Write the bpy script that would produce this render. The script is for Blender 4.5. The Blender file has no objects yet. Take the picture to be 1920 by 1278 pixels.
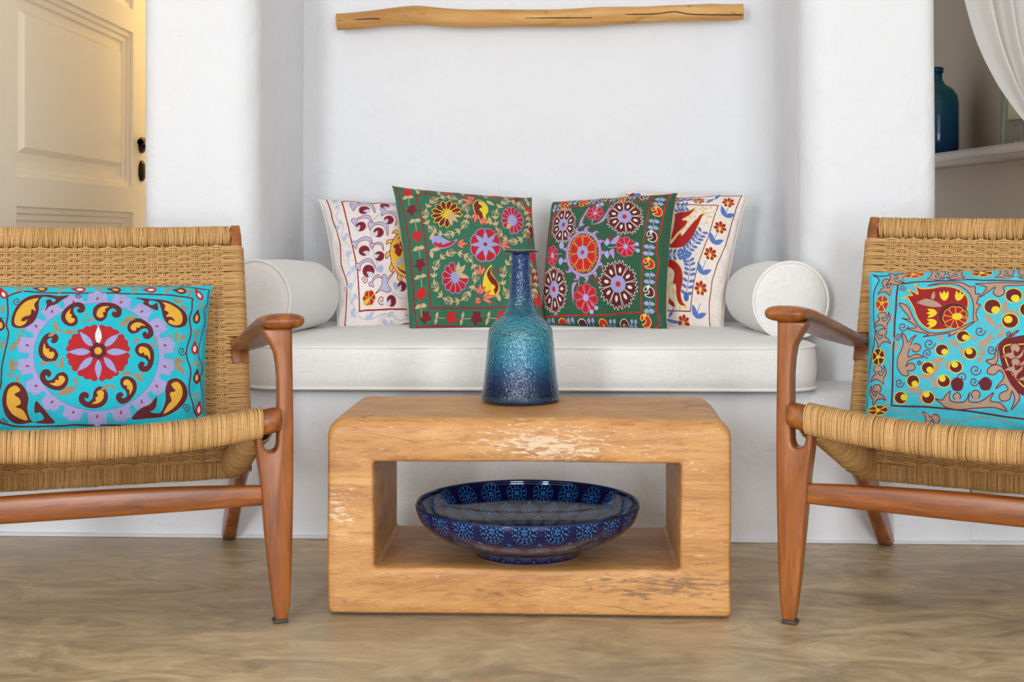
import bpy, bmesh, math, random
import numpy as np
from mathutils import Vector, Matrix, noise as mnoise

sc = bpy.context.scene
COL = sc.collection
PI = math.pi
rng = np.random.RandomState(7)

# ------------------------------------------------------------------ camera, light, exposure
EYE = .725            # camera height in metres
F = 2400.0            # focal length in pixels of a 1920 wide frame
YAW = math.atan(90 / 2400)
cam_d = bpy.data.cameras.new('camera')
cam = bpy.data.objects.new('camera', cam_d)
COL.objects.link(cam)
cam.location = (0, 0, EYE)
cam.rotation_euler = (PI / 2, 0, YAW)
cam_d.sensor_width = 36
cam_d.lens = F / 1920 * 36
cam_d.shift_y = -(639 - 440) / 1920
cam_d.clip_start = .05
sc.camera = cam

world = bpy.data.worlds.new('world')
sc.world = world
world.use_nodes = True
world.node_tree.nodes['Background'].inputs[0].default_value = (.72, .82, 1, 1)
world.node_tree.nodes['Background'].inputs[1].default_value = 1.0


def area(name, loc, rot, sx, sy, power, color):
    d = bpy.data.lights.new(name, 'AREA')
    d.shape = 'RECTANGLE'
    d.size = sx
    d.size_y = sy
    d.energy = power
    d.color = color
    o = bpy.data.objects.new(name, d)
    o.location = loc
    o.rotation_euler = rot
    COL.objects.link(o)
    return o


# daylight entering through the two tall openings in the wall behind the camera
area('daylight_left', (-1.75, -2.42, 1.20), (math.radians(90), 0, 0), 0.62, 2.25, 82, (.90, .955, 1))
area('daylight_right', (1.1, -2.42, 1.05), (math.radians(90), 0, 0), 1.3, 1.9, 72, (.91, .96, 1))
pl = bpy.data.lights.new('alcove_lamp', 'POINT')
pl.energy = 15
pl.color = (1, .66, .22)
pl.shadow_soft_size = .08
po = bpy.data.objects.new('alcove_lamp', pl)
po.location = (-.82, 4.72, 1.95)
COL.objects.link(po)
sc.view_settings.view_transform = 'Standard'
sc.view_settings.look = 'None'
sc.view_settings.gamma = 1
sc.view_settings.exposure = 0.45
sc.view_settings.use_curve_mapping = False
sc.cycles.use_denoising = True
sc.cycles.max_bounces = 12
sc.cycles.transmission_bounces = 12
sc.cycles.diffuse_bounces = 6
sc.cycles.caustics_refractive = False
sc.cycles.caustics_reflective = False
sc.cycles.sample_clamp_indirect = 6


# ------------------------------------------------------------------ measuring helpers
def ray(px, py):
    a = (px - 960) / F
    b = (440 - py) / F
    c, s = math.cos(YAW), math.sin(YAW)
    return Vector((a * c - s, a * s + c, b))


def at(px, py, Y):
    """world point at depth Y seen at this pixel of the photograph"""
    d = ray(px, py)
    return Vector((0, 0, EYE)) + d * (Y / d.y)


# ------------------------------------------------------------------ object helpers
def tag(o, label=None, cat=None, group=None, kind=None):
    if label: o['label'] = label
    if cat: o['category'] = cat
    if group: o['group'] = group
    if kind: o['kind'] = kind
    return o


def empty(name, loc=(0, 0, 0), rz=0):
    o = bpy.data.objects.new(name, None)
    o.empty_display_size = .05
    o.location = loc
    o.rotation_euler = (0, 0, rz)
    COL.objects.link(o)
    return o


def link(name, me, parent=None):
    o = bpy.data.objects.new(name, me)
    COL.objects.link(o)
    if parent is not None:
        o.parent = parent
    return o


def mesh_obj(name, verts, faces, mat, parent=None, smooth=True, attr=None):
    me = bpy.data.meshes.new(name)
    if isinstance(verts, np.ndarray):
        verts = verts.tolist()
    if isinstance(faces, np.ndarray):
        faces = faces.tolist()
    me.from_pydata(verts, [], faces)
    me.validate()
    if len(faces) < 60000:
        b0 = bmesh.new()
        b0.from_mesh(me)
        bmesh.ops.recalc_face_normals(b0, faces=b0.faces)
        b0.to_mesh(me)
        b0.free()
    if smooth:
        me.polygons.foreach_set('use_smooth', [True] * len(me.polygons))
    if mat: me.materials.append(mat)
    if attr is not None:
        a = me.attributes.new('strand', 'FLOAT', 'POINT')
        a.data.foreach_set('value', np.asarray(attr, dtype=np.float32))
    me.update()
    return link(name, me, parent)


def bm_obj(name, bm, mat, parent=None, smooth=True, sharp=None):
    bmesh.ops.recalc_face_normals(bm, faces=bm.faces)
    me = bpy.data.meshes.new(name)
    bm.to_mesh(me)
    bm.free()
    if smooth:
        me.polygons.foreach_set('use_smooth', [True] * len(me.polygons))
        if sharp:
            me.set_sharp_from_angle(angle=math.radians(sharp))
    me.materials.append(mat)
    return link(name, me, parent)


def copy_tree(o, parent=None):
    c = o.copy()
    COL.objects.link(c)
    if parent is not None:
        c.parent = parent
    for ch in [x for x in COL.objects if x.parent == o]:
        copy_tree(ch, c)
    return c


def box_bm(x0, x1, y0, y1, z0, z1, bev=.004, seg=2):
    bm = bmesh.new()
    bmesh.ops.create_cube(bm, size=1)
    for v in bm.verts:
        v.co.x = x0 if v.co.x < 0 else x1
        v.co.y = y0 if v.co.y < 0 else y1
        v.co.z = z0 if v.co.z < 0 else z1
    if bev:
        bmesh.ops.bevel(bm, geom=list(bm.edges), offset=bev, segments=seg, profile=.5, affect='EDGES')
    return bm


def lathe(profile, n=64, cx=0, cy=0):
    """closed or open profile of (r, z) turned round the vertical axis"""
    verts, faces = [], []
    m = len(profile)
    for i in range(n):
        a = 2 * PI * i / n
        for r, z in profile:
            verts.append((cx + r * math.cos(a), cy + r * math.sin(a), z))
    for i in range(n):
        j = (i + 1) % n
        for k in range(m - 1):
            faces.append((i * m + k, j * m + k, j * m + k + 1, i * m + k + 1))
    return verts, faces


def spline(pts, n, closed=False):
    """Catmull-Rom through the points, n samples per span"""
    P = np.asarray(pts, float)
    m = len(P)
    out = []
    t = np.linspace(0, 1, n, endpoint=False)[:, None]
    spans = m if closed else m - 1
    for i in range(spans):
        if closed:
            p0, p1, p2, p3 = P[(i - 1) % m], P[i], P[(i + 1) % m], P[(i + 2) % m]
        else:
            p1, p2 = P[i], P[i + 1]
            p0 = P[i - 1] if i > 0 else 2 * p1 - p2
            p3 = P[i + 2] if i + 2 < m else 2 * p2 - p1
        out.append(.5 * (2 * p1 + (p2 - p0) * t + (2 * p0 - 5 * p1 + 4 * p2 - p3) * t ** 2 + (3 * p1 - p0 - 3 * p2 + p3) * t ** 3))
    out = np.concatenate(out)
    if not closed:
        out = np.vstack([out, P[-1]])
    return out


class Cords:
    """collects round cords along paths into one mesh"""
    def __init__(self, sides=5):
        self.v, self.f, self.a = [], [], []
        self.n = 0
        self.sides = sides

    def add(self, P, N, r, closed=False):
        P = np.asarray(P, float)
        N = np.asarray(N, float)
        if N.ndim == 1:
            N = np.tile(N, (len(P), 1))
        if closed:
            T = np.roll(P, -1, 0) - np.roll(P, 1, 0)
        else:
            T = np.gradient(P, axis=0)
        T /= np.linalg.norm(T, axis=1)[:, None] + 1e-9
        B = np.cross(T, N)
        B /= np.linalg.norm(B, axis=1)[:, None] + 1e-9
        N2 = np.cross(B, T)
        k = self.sides
        ang = np.arange(k) * 2 * PI / k
        V = P[:, None, :] + r * (np.cos(ang)[None, :, None] * N2[:, None, :] + np.sin(ang)[None, :, None] * B[:, None, :])
        m = len(P)
        i = np.arange(m if closed else m - 1)[:, None]
        j = np.arange(k)[None, :]
        i2, j2 = (i + 1) % m, (j + 1) % k
        base = self.n
        Fc = np.stack([i * k + j, i * k + j2, i2 * k + j2, i2 * k + j], -1).reshape(-1, 4) + base
        self.v.append(V.reshape(-1, 3))
        self.f.append(Fc)
        self.a.append(np.full(m * k, rng.rand()))
        self.n += m * k

    def build(self, name, mat, parent=None):
        v = np.concatenate(self.v)
        f = np.concatenate(self.f)
        me = bpy.data.meshes.new(name)
        me.vertices.add(len(v))
        me.vertices.foreach_set('co', v.astype(np.float32).ravel())
        me.loops.add(len(f) * 4)
        me.loops.foreach_set('vertex_index', f.astype(np.int32).ravel())
        me.polygons.add(len(f))
        me.polygons.foreach_set('loop_start', np.arange(0, len(f) * 4, 4, dtype=np.int32))
        me.polygons.foreach_set('use_smooth', np.ones(len(f), dtype=bool))
        me.update(calc_edges=True)
        me.validate()
        a = me.attributes.new('strand', 'FLOAT', 'POINT')
        a.data.foreach_set('value', np.concatenate(self.a).astype(np.float32))
        me.materials.append(mat)
        return link(name, me, parent)


# ------------------------------------------------------------------ node helpers
def srgb(r, g, b):
    def f(c):
        c /= 255
        return c / 12.92 if c <= .04045 else ((c + .055) / 1.055) ** 2.4
    return (f(r), f(g), f(b), 1)


class Mat:
    def __init__(self, name, color=(.8, .8, .8, 1), rough=.5, **kw):
        self.m = bpy.data.materials.new(name)
        self.m.use_nodes = True
        self.t = self.m.node_tree
        self.b = self.t.nodes['Principled BSDF']
        self.b.inputs['Base Color'].default_value = color
        self.b.inputs['Roughness'].default_value = rough
        for k, v in kw.items():
            self.b.inputs[k.replace('_', ' ')].default_value = v

    def n(self, typ, **kw):
        nd = self.t.nodes.new(typ)
        for k, v in kw.items():
            setattr(nd, k, v)
        return nd

    def l(self, a, b):
        self.t.links.new(a, b)

    def coords(self, scale=(1, 1, 1), rot=(0, 0, 0), kind='Object', loc=(0, 0, 0)):
        tc = self.n('ShaderNodeTexCoord')
        mp = self.n('ShaderNodeMapping')
        mp.inputs['Scale'].default_value = scale
        mp.inputs['Rotation'].default_value = rot
        mp.inputs['Location'].default_value = loc
        self.l(tc.outputs[kind], mp.inputs[0])
        return mp.outputs[0]

    def noise(self, vec, scale, detail=4, rough=.55, dist=0):
        nd = self.n('ShaderNodeTexNoise')
        nd.inputs['Scale'].default_value = scale
        nd.inputs['Detail'].default_value = detail
        nd.inputs['Roughness'].default_value = rough
        nd.inputs['Distortion'].default_value = dist
        self.l(vec, nd.inputs['Vector'])
        return nd.outputs[0]

    def ramp(self, fac, stops):
        nd = self.n('ShaderNodeValToRGB')
        el = nd.color_ramp.elements
        while len(el) < len(stops):
            el.new(.5)
        for e, (p, c) in zip(el, stops):
            e.position = p
            e.color = c
        self.l(fac, nd.inputs[0])
        return nd.outputs[0]

    def mix(self, fac, a, b, mode='MIX'):
        nd = self.n('ShaderNodeMix', data_type='RGBA', blend_type=mode)
        for s, v in ((nd.inputs[0], fac), (nd.inputs[6], a), (nd.inputs[7], b)):
            if isinstance(v, (int, float, tuple)):
                s.default_value = v
            else:
                self.l(v, s)
        return nd.outputs[2]

    def math(self, op, a, b=0, clamp=False):
        nd = self.n('ShaderNodeMath', operation=op)
        nd.use_clamp = clamp
        for s, v in ((nd.inputs[0], a), (nd.inputs[1], b)):
            if isinstance(v, (int, float)):
                s.default_value = v
            else:
                self.l(v, s)
        return nd.outputs[0]

    def bump(self, h, strength=.3, dist=.002):
        nd = self.n('ShaderNodeBump')
        nd.inputs['Strength'].default_value = strength
        nd.inputs['Distance'].default_value = dist
        self.l(h, nd.inputs['Height'])
        old = self.b.inputs['Normal']
        if old.is_linked:
            self.l(old.links[0].from_socket, nd.inputs['Normal'])
        self.l(nd.outputs[0], self.b.inputs['Normal'])

    def color(self, sock):
        self.l(sock, self.b.inputs['Base Color'])


def G(v):
    return (v, v, v, 1)


# plaster, rough and hand trowelled
def plaster(name, col, bump=.5):
    m = Mat(name, col, .85)
    v = m.coords()
    m.color(m.mix(m.noise(v, 1.3, 5), tuple(c * .965 for c in col[:3]) + (1,), col))
    m.bump(m.noise(v, 9, 4, .5, .4), bump * .9, .012)
    m.bump(m.noise(v, 70, 5, .6, .5), bump * .5, .002)
    vo = m.n('ShaderNodeTexVoronoi')
    vo.inputs['Scale'].default_value = 60
    m.l(v, vo.inputs['Vector'])
    m.bump(vo.outputs[0], bump * .12, .002)
    return m.m


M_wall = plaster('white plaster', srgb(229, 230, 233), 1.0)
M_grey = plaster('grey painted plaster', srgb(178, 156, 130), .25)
M_ceil = plaster('ceiling plaster', srgb(235, 235, 235), .2)

# trowelled screed floor
m = Mat('polished screed floor', rough=.42)
v = m.coords()
vs = m.coords((1, 2.2, 1), (0, 0, math.radians(-9)))
n1 = m.noise(vs, 1.7, 12, .66, 1.3)
n2 = m.noise(vs, 5.5, 12, .70, 1.6)
n3 = m.noise(v, .8, 3, .5, .3)
c = m.ramp(n1, [(.30, srgb(136, 118, 90)), (.45, srgb(182, 160, 124)), (.58, srgb(210, 184, 142)), (.72, srgb(228, 202, 158))])
c2 = m.ramp(n2, [(.36, srgb(118, 102, 80)), (.5, srgb(186, 164, 128)), (.64, srgb(234, 212, 172))])
c = m.mix(.5, c, c2)
c = m.mix(m.ramp(n3, [(.42, G(0)), (.62, G(.45))]), c, srgb(160, 150, 134))
warm = m.noise(m.coords((1, 3, 1)), 5, 6, .6, 1.2)
c = m.mix(m.ramp(warm, [(.62, G(0)), (.74, G(.5))]), c, srgb(186, 138, 76))
vo = m.n('ShaderNodeTexVoronoi', feature='DISTANCE_TO_EDGE')
vo.inputs['Scale'].default_value = 42
m.l(m.mix(.12, v, m.n('ShaderNodeTexNoise').outputs[1]), vo.inputs['Vector'])
crk = m.ramp(vo.outputs[0], [(0, G(1)), (.035, G(0))])
msk = m.ramp(m.noise(v, 2.3, 3), [(.53, G(0)), (.66, G(.38))])
c = m.mix(m.math('MULTIPLY', crk, msk), c, srgb(112, 84, 52))
m.color(c)
m.l(m.ramp(n2, [(.3, G(.34)), (.7, G(.5))]), m.b.inputs['Roughness'])
m.bump(n2, .16, .004)
M_floor = m.m


def wood(name, dark, mid, light, axis='X', scale=1., rough=.36, coat=.25):
    m = Mat(name, rough=rough)
    st = {'X': (1, 9, 9), 'Y': (9, 1, 9), 'Z': (9, 9, 1)}[axis]
    v = m.coords(st)
    n1 = m.noise(v, 4.5 * scale, 6, .55, .6)
    n2 = m.noise(v, 26 * scale, 5, .6, .3)
    c = m.ramp(n1, [(.3, dark), (.5, mid), (.72, light)])
    c = m.mix(m.ramp(n2, [(.35, G(.32)), (.55, G(0))]), c, dark)
    m.color(c)
    m.b.inputs['Coat Weight'].default_value = coat
    m.b.inputs['Coat Roughness'].default_value = .25
    m.bump(n2, .12, .001)
    return m.m


TK = (srgb(98, 48, 16), srgb(146, 80, 28), srgb(172, 104, 42))
M_teak_x = wood('oiled teak grain sideways', *TK, axis='X')
M_teak_y = wood('oiled teak grain lengthways', *TK, axis='Y')
M_teak_z = wood('oiled teak grain upright', *TK, axis='Z', scale=.7)
M_pad = Mat('dark rubber glide', srgb(70, 62, 54), .6).m

# paper cord
m = Mat('paper cord', rough=.7)
at_ = m.n('ShaderNodeAttribute', attribute_name='strand')
nz = m.noise(m.coords(), 240, 3)
c = m.mix(at_.outputs[2], srgb(182, 140, 86), srgb(216, 172, 112))
c = m.mix(m.ramp(nz, [(.35, G(.22)), (.6, G(0))]), c, srgb(140, 98, 52))
m.color(c)
m.bump(nz, .25, .001)
M_cord = m.m
M_core = Mat('cord seat lining', srgb(128, 92, 54), .9).m


def linen(name, col, dark, sc_=900, stren=.25):
    m = Mat(name, col, .9)
    v1 = m.noise(m.coords((.06, 1, 1)), sc_, 2)
    v2 = m.noise(m.coords((1, 1, .06)), sc_, 2)
    a = m.math('ADD', v1, v2)
    m.color(m.mix(m.ramp(m.math('MULTIPLY', a, .5), [(.38, G(1)), (.62, G(0))]), col, dark))
    m.bump(a, stren, .0006)
    m.b.inputs['Sheen Weight'].default_value = .15
    return m


ml = linen('off white linen', srgb(236, 235, 233), srgb(224, 222, 218), 520, .15)
M_linen = ml.m
M_piping = linen('linen piping', srgb(240, 238, 233), srgb(230, 227, 220), 520).m
M_tan = linen('beige backing cloth', srgb(206, 178, 140), srgb(190, 160, 122), 400).m
M_white_back = linen('cream backing cloth', srgb(232, 222, 208), srgb(214, 202, 188), 400).m

# table wood
m = Mat('carved blond wood', rough=.5)
v = m.coords((1, 2.2, 5), (0, math.radians(-6), 0))
n1 = m.noise(v, 3.2, 7, .6, 1.2)
n2 = m.noise(m.coords((1, 5, 8), (0, math.radians(-12), 0)), 18, 6, .65, .8)
c = m.ramp(n1, [(.28, srgb(150, 98, 54)), (.44, srgb(188, 133, 74)), (.6, srgb(204, 150, 88)), (.78, srgb(216, 168, 110))])
c = m.mix(m.ramp(n2, [(.34, G(.6)), (.5, G(0))]), c, srgb(150, 92, 46))


def blob(mm, x, y, z, rx, ry, rz, soft=1.):
    """soft patch of wear round a point of the thing"""
    tc = mm.n('ShaderNodeTexCoord')
    mp = mm.n('ShaderNodeMapping')
    mp.inputs['Location'].default_value = (-x / rx, -y / ry, -z / rz)
    mp.inputs['Scale'].default_value = (1 / rx, 1 / ry, 1 / rz)
    mm.l(tc.outputs['Object'], mp.inputs[0])
    ln = mm.n('ShaderNodeVectorMath', operation='LENGTH')
    mm.l(mp.outputs[0], ln.inputs[0])
    return mm.math('SUBTRACT', soft, ln.outputs['Value'], True)


# white scraped streaks, dark weathered streaks (they have shapes of their own in the wood)
str_ = m.noise(m.coords((1, 3, 4.6), (0, math.radians(-20), 0)), 36, 8, .76, .6)
w1 = m.math('MAXIMUM', blob(m, .03, -.18, .325, .19, .3, .055), m.math('MULTIPLY', blob(m, -.36, -.18, .2, .045, .3, .07), .8))
w1 = m.math('MAXIMUM', w1, m.math('MULTIPLY', blob(m, .1, -.18, .31, .22, .3, .05), .45))
wf = m.math('ADD', str_, m.math('MULTIPLY', w1, .19))
wf = m.ramp(wf, [(.615, G(0)), (.65, G(.85))])
c = m.mix(wf, c, srgb(222, 196, 164))
d1 = m.math('MAXIMUM', blob(m, .25, -.18, .06, .24, .3, .035), m.math('MULTIPLY', blob(m, .0, -.18, .05, .35, .3, .02), .5))
st2 = m.noise(m.coords((1, 3, 5), (0, math.radians(-13), 0)), 20, 7, .7, 1.2)
df = m.ramp(m.math('ADD', st2, m.math('MULTIPLY', d1, .24)), [(.62, G(0)), (.72, G(.8))])
c = m.mix(df, c, srgb(116, 86, 58))
hl = m.n('ShaderNodeTexWave', bands_direction='Z')
hl.inputs['Scale'].default_value = 9
hl.inputs['Distortion'].default_value = 6
hl.inputs['Detail Scale'].default_value = 1.5
m.l(m.coords((.35, 1, 1), (0, math.radians(-9), 0)), hl.inputs['Vector'])
ck = m.ramp(hl.outputs[1], [(0, G(.8)), (.004, G(0))])
ck = m.math('MULTIPLY', ck, m.ramp(m.noise(m.coords(), 7, 3), [(.5, G(0)), (.6, G(1))]))
c = m.mix(ck, c, srgb(120, 78, 44))
fleck = m.ramp(m.noise(m.coords((1, 1, 1.4)), 95, 3, .6, 1), [(.68, G(0)), (.74, G(.5))])
c = m.mix(fleck, c, srgb(150, 92, 46))
m.color(c)
m.bump(str_, .25, .003)
m.bump(n2, .2, .002)
m.b.inputs['Coat Weight'].default_value = .12
m.b.inputs['Coat Roughness'].default_value = .3
M_table = m.m

# driftwood
m = Mat('peeled branch wood', rough=.6)
v = m.coords((1, 8, 8))
n1 = m.noise(v, 3, 6, .6, .5)
c = m.ramp(n1, [(.3, srgb(166, 114, 56)), (.5, srgb(200, 148, 82)), (.72, srgb(218, 172, 108))])
kn = m.ramp(m.noise(m.coords((1, 2, 2)), 16, 2, .5, .6), [(.66, G(0)), (.76, G(.7))])
c = m.mix(kn, c, srgb(128, 84, 44))
m.color(c)
m.bump(n1, .3, .004)
M_drift = m.m
M_crack = Mat('crack in the branch', srgb(52, 34, 20), .9).m

M_door = Mat('cream painted door', srgb(248, 234, 212), .38).m
M_bronze = Mat('dark bronze', srgb(58, 46, 36), .38, Metallic=.9).m
M_tread = Mat('beige screed step', srgb(196, 182, 156), .5).m
M_shelf = Mat('limewashed shelf', srgb(206, 188, 170), .55).m
M_candle = Mat('ivory wax', srgb(226, 208, 168), .5, Subsurface_Weight=.2).m
m = Mat('clear thin glass', (.9, .95, .94, 1), .03)
tp = m.n('ShaderNodeBsdfTransparent')
tp.inputs[0].default_value = (.93, .96, .95, 1)
gl = m.n('ShaderNodeBsdfGlossy')
gl.inputs['Roughness'].default_value = .03
fr = m.n('ShaderNodeFresnel')
fr.inputs[0].default_value = 1.35
mx = m.n('ShaderNodeMixShader')
mx.inputs[0].default_value = .05
m.l(tp.outputs[0], mx.inputs[1])
m.l(gl.outputs[0], mx.inputs[2])
m.l(mx.outputs[0], m.t.nodes['Material Output'].inputs[0])
M_clear = m.m
M_lip = Mat('dark smoky glass', srgb(60, 66, 72), .06, Transmission_Weight=.55, IOR=1.5).m

# blue bubbly glass
m = Mat('blue hammered glass', rough=.04, Transmission_Weight=1., IOR=1.48)
tc = m.n('ShaderNodeTexCoord')
sx = m.n('ShaderNodeSeparateXYZ')
m.l(tc.outputs['Object'], sx.inputs[0])
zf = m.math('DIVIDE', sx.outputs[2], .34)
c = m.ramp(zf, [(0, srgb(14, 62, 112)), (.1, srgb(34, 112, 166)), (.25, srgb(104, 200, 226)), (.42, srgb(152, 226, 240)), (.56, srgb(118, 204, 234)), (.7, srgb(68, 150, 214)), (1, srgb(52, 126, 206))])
vb = m.n('ShaderNodeTexVoronoi')
vb.inputs['Scale'].default_value = 190
m.l(m.coords((1, 1, .8)), vb.inputs['Vector'])
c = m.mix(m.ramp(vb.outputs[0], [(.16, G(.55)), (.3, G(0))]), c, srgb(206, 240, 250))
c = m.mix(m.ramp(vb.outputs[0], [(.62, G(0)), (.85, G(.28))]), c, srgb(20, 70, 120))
m.color(c)
m.bump(vb.outputs[0], .45, .002)
vo = m.n('ShaderNodeTexVoronoi')
vo.inputs['Scale'].default_value = 300
m.l(m.coords((1, 1, .55)), vo.inputs['Vector'])
m.bump(vo.outputs[0], .55, .0012)
m.bump(m.noise(m.coords((1, 1, .5)), 90, 2, .5, .3), .12, .0015)
M_vase = m.m

m = Mat('teal blue bottle glass', rough=.05, Transmission_Weight=.25, IOR=1.45)
tc = m.n('ShaderNodeTexCoord')
sx = m.n('ShaderNodeSeparateXYZ')
m.l(tc.outputs['Object'], sx.inputs[0])
m.color(m.ramp(m.math('DIVIDE', sx.outputs[2], .33), [(0, srgb(10, 70, 130)), (.5, srgb(20, 110, 150)), (.8, srgb(20, 120, 130)), (1, srgb(20, 90, 130))]))
M_bottle = m.m

# sheer curtain
m = Mat('sheer white cotton', srgb(240, 238, 234), .9)
tr = m.n('ShaderNodeBsdfTranslucent')
tr.inputs[0].default_value = srgb(240, 238, 234)
tp = m.n('ShaderNodeBsdfTransparent')
mx = m.n('ShaderNodeMixShader')
mx2 = m.n('ShaderNodeMixShader')
mx.inputs[0].default_value = .35
mx2.inputs[0].default_value = .18
m.l(m.b.outputs[0], mx.inputs[1])
m.l(tr.outputs[0], mx.inputs[2])
m.l(mx.outputs[0], mx2.inputs[1])
m.l(tp.outputs[0], mx2.inputs[2])
m.l(mx2.outputs[0], m.t.nodes['Material Output'].inputs[0])
m.bump(m.noise(m.coords(), 700, 2), .2, .0005)
M_sheer = m.m


# ------------------------------------------------------------------ room shell
def struct(o):
    o['kind'] = 'structure'
    return o


def plan_wall(name, plan, z0, z1, mat, nz_=40, wob=.006, batter=None):
    """wall standing on a plan line, gently uneven like hand laid plaster"""
    P = np.asarray(plan, float)
    verts, faces = [], []
    m_ = len(P)
    for k in range(nz_ + 1):
        z = z0 + (z1 - z0) * k / nz_
        for x, y in P:
            q = Vector((x * 2.2, y * 2.2, z * 1.6))
            dx = wob * mnoise.noise(q + Vector((7, 3, 1)))
            dy = wob * mnoise.noise(q)
            verts.append((x + dx, y + dy, z))
    for k in range(nz_):
        for i in range(m_ - 1):
            a = k * m_ + i
            faces.append((a, a + 1, a + 1 + m_, a + m_))
    return struct(mesh_obj(name, verts, faces, mat))


def arc(cx, cy, r, a0, a1, n=8):
    return [(cx + r * math.cos(math.radians(a0 + (a1 - a0) * i / n)), cy + r * math.sin(math.radians(a0 + (a1 - a0) * i / n))) for i in range(n + 1)]


def fillin(pts, step=.06):
    out = [pts[0]]
    for a, b in zip(pts[:-1], pts[1:]):
        d = math.dist(a, b)
        n = max(1, int(d / step))
        for i in range(1, n + 1):
            out.append((a[0] + (b[0] - a[0]) * i / n, a[1] + (b[1] - a[1]) * i / n))
    return out


YP, YB = 3.30, 3.86
xa, xb = at(262, 0, YP).x, at(478, 0, YP).x      # left pier
xc, xd = at(570, 0, YB).x, at(1425, 0, YB).x     # niche corners
xe, xf = at(1508, 0, YP).x, at(1758, 0, YP).x    # right pier
plan = [(xa, 4.3), (xa, 3.36)] + arc(xa + .05, YP + .05, .05, 180, 270) \
    + arc(xb - .07, YP + .07, .07, 270, 357, 12) + [(xb + (xc - xb) * .5, 3.58), (xc - .001, YB - .012), (xc, YB)]
plan_wall('wall_niche_left', fillin(plan), .2, 2.8, M_wall, 44)
plan = [(xc, YB), (xc + .012, YB), (xd - .06, YB)]
plan_wall('wall_back', fillin(plan), .2, 2.8, M_wall, 44)
plan = [(xd - .06, YB)] + arc(xd - .02, YB - .06, .06, 90, 8, 8) + [(xd + .045, YB - .1), (xe, 3.5)] \
    + arc(xe + .08, YP + .08, .08, 180, 270, 10) + arc(xf - .04, YP + .04, .04, 270, 360) + [(xf, 4.6)]
plan_wall('wall_niche_right', fillin(plan), .2, 2.8, M_wall, 44)
# rest of the house around the two passages
plan_wall('wall_passage_left', fillin([(xa, 4.3), (-.5, 4.32), (-.48, 5.2), (-1.5, 5.2)], .2), .0, 2.8, M_wall, 10)
# the built in bench
bmx = bmesh.new()
bx0, bx1 = at(181, 905, 3.04).x, at(1819, 915, 3.04).x
prof = [(3.04, 0), (3.041, .10), (3.042, .20), (3.044, .30), (3.05, .328), (3.064, .344), (3.085, .351), (3.13, .352), (3.3, .353), (3.6, .353), (YB + .02, .353)]
xs = [bx0 + (bx1 - bx0) * i / 60 for i in range(61)]
verts, faces = [], []
for x in xs:
    for y, z in prof:
        verts.append((x, y + .006 * mnoise.noise(Vector((x * 2, 0, z * 3))), z + .002 * mnoise.noise(Vector((x * 3, y * 3, 5)))))
mm_ = len(prof)
for i in range(60):
    for k in range(mm_ - 1):
        a = i * mm_ + k
        faces.append((a, a + mm_, a + mm_ + 1, a + 1))
for i in (0, 60):
    a = len(verts)
    verts.append((xs[i], YB + .02, 0))
    faces.append(tuple(range(i * mm_, i * mm_ + mm_)) + (a,))
struct(mesh_obj('wall_bench', verts, faces, M_wall, smooth=False)).data.set_sharp_from_angle(angle=math.radians(40))
for p in bpy.data.objects['wall_bench'].data.polygons:
    p.use_smooth = True

# steps up to the two passages
for nm, x0, x1, y1 in (('trim_1', -3.2, bx0, 5.2), ('trim_2', bx1, 3.2, 6.2)):
    b = box_bm(x0, x1, 3.045, y1, 0, .118, 0)
    struct(bm_obj(nm, b, M_wall, smooth=False))
for nm, x0, x1, y1 in (('trim_3', -3.2, bx0 - .003, 5.2), ('trim_4', bx1 + .003, 3.2, 6.2)):
    b = box_bm(x0, x1, 3.036, y1, .1185, .127, .004)
    struct(bm_obj(nm, b, M_tread, smooth=False))

# skim coat line where the wall meets the floor
b = box_bm(-3.2, 3.2, 3.030, 3.05, 0, .008, .004)
struct(bm_obj('baseboard_back', b, M_wall))

# floor
b = box_bm(-3.2, 3.2, -2.6, 3.05, -.05, 0, 0)
struct(bm_obj('floor', b, M_floor, smooth=False))
b = box_bm(-3.2, 3.2, -2.6, 6.2, 2.8, 2.85, 0)
struct(bm_obj('ceiling', b, M_ceil, smooth=False))
# side walls of the room and the wall with the openings behind the camera
struct(bm_obj('wall_left', box_bm(-3.3, -3.2, -2.6, 3.2, 0, 2.8, 0), M_wall, smooth=False))
struct(bm_obj('wall_right', box_bm(3.2, 3.3, -2.6, 6.2, 0, 2.8, 0), M_wall, smooth=False))
bm = bmesh.new()
for (x0, x1, z0, z1) in ((-3.2, -2.3, 0, 2.8), (-2.3, -1.2, 2.45, 2.8), (-2.3, -1.2, 0, .05), (-1.2, .45, 0, 2.8), (.45, 1.75, 0, .1), (.45, 1.75, 2.1, 2.8), (1.75, 3.2, 0, 2.8)):
    t = box_bm(x0, x1, -2.7, -2.6, z0, z1, 0)
    me = bpy.data.meshes.new('tmp')
    t.to_mesh(me)
    bm.from_mesh(me)
    t.free()
    bpy.data.meshes.remove(me)
struct(bm_obj('wall_front', bm, M_wall, smooth=False))
# walls either side of the alcoves, out of the frame
struct(bm_obj('wall_alcove', box_bm(-3.2, -1.43, 3.06, 3.2, 0, 2.8, .02), M_wall))
# right passage wall, running back at a slant
d = Vector((-.1775, 1, 0)).normalized()
nrm = Vector((d.y, -d.x, 0))
W0 = Vector((1.505, 5.11, 0))
wp = [tuple((W0 + d * t)[:2]) for t in (-2.2, .9)]
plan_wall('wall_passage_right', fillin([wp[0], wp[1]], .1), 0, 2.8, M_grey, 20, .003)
struct(bm_obj('wall_passage_end', box_bm(.6, 1.6, 5.75, 5.85, 0, 2.8, 0), M_grey, smooth=False))

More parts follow.
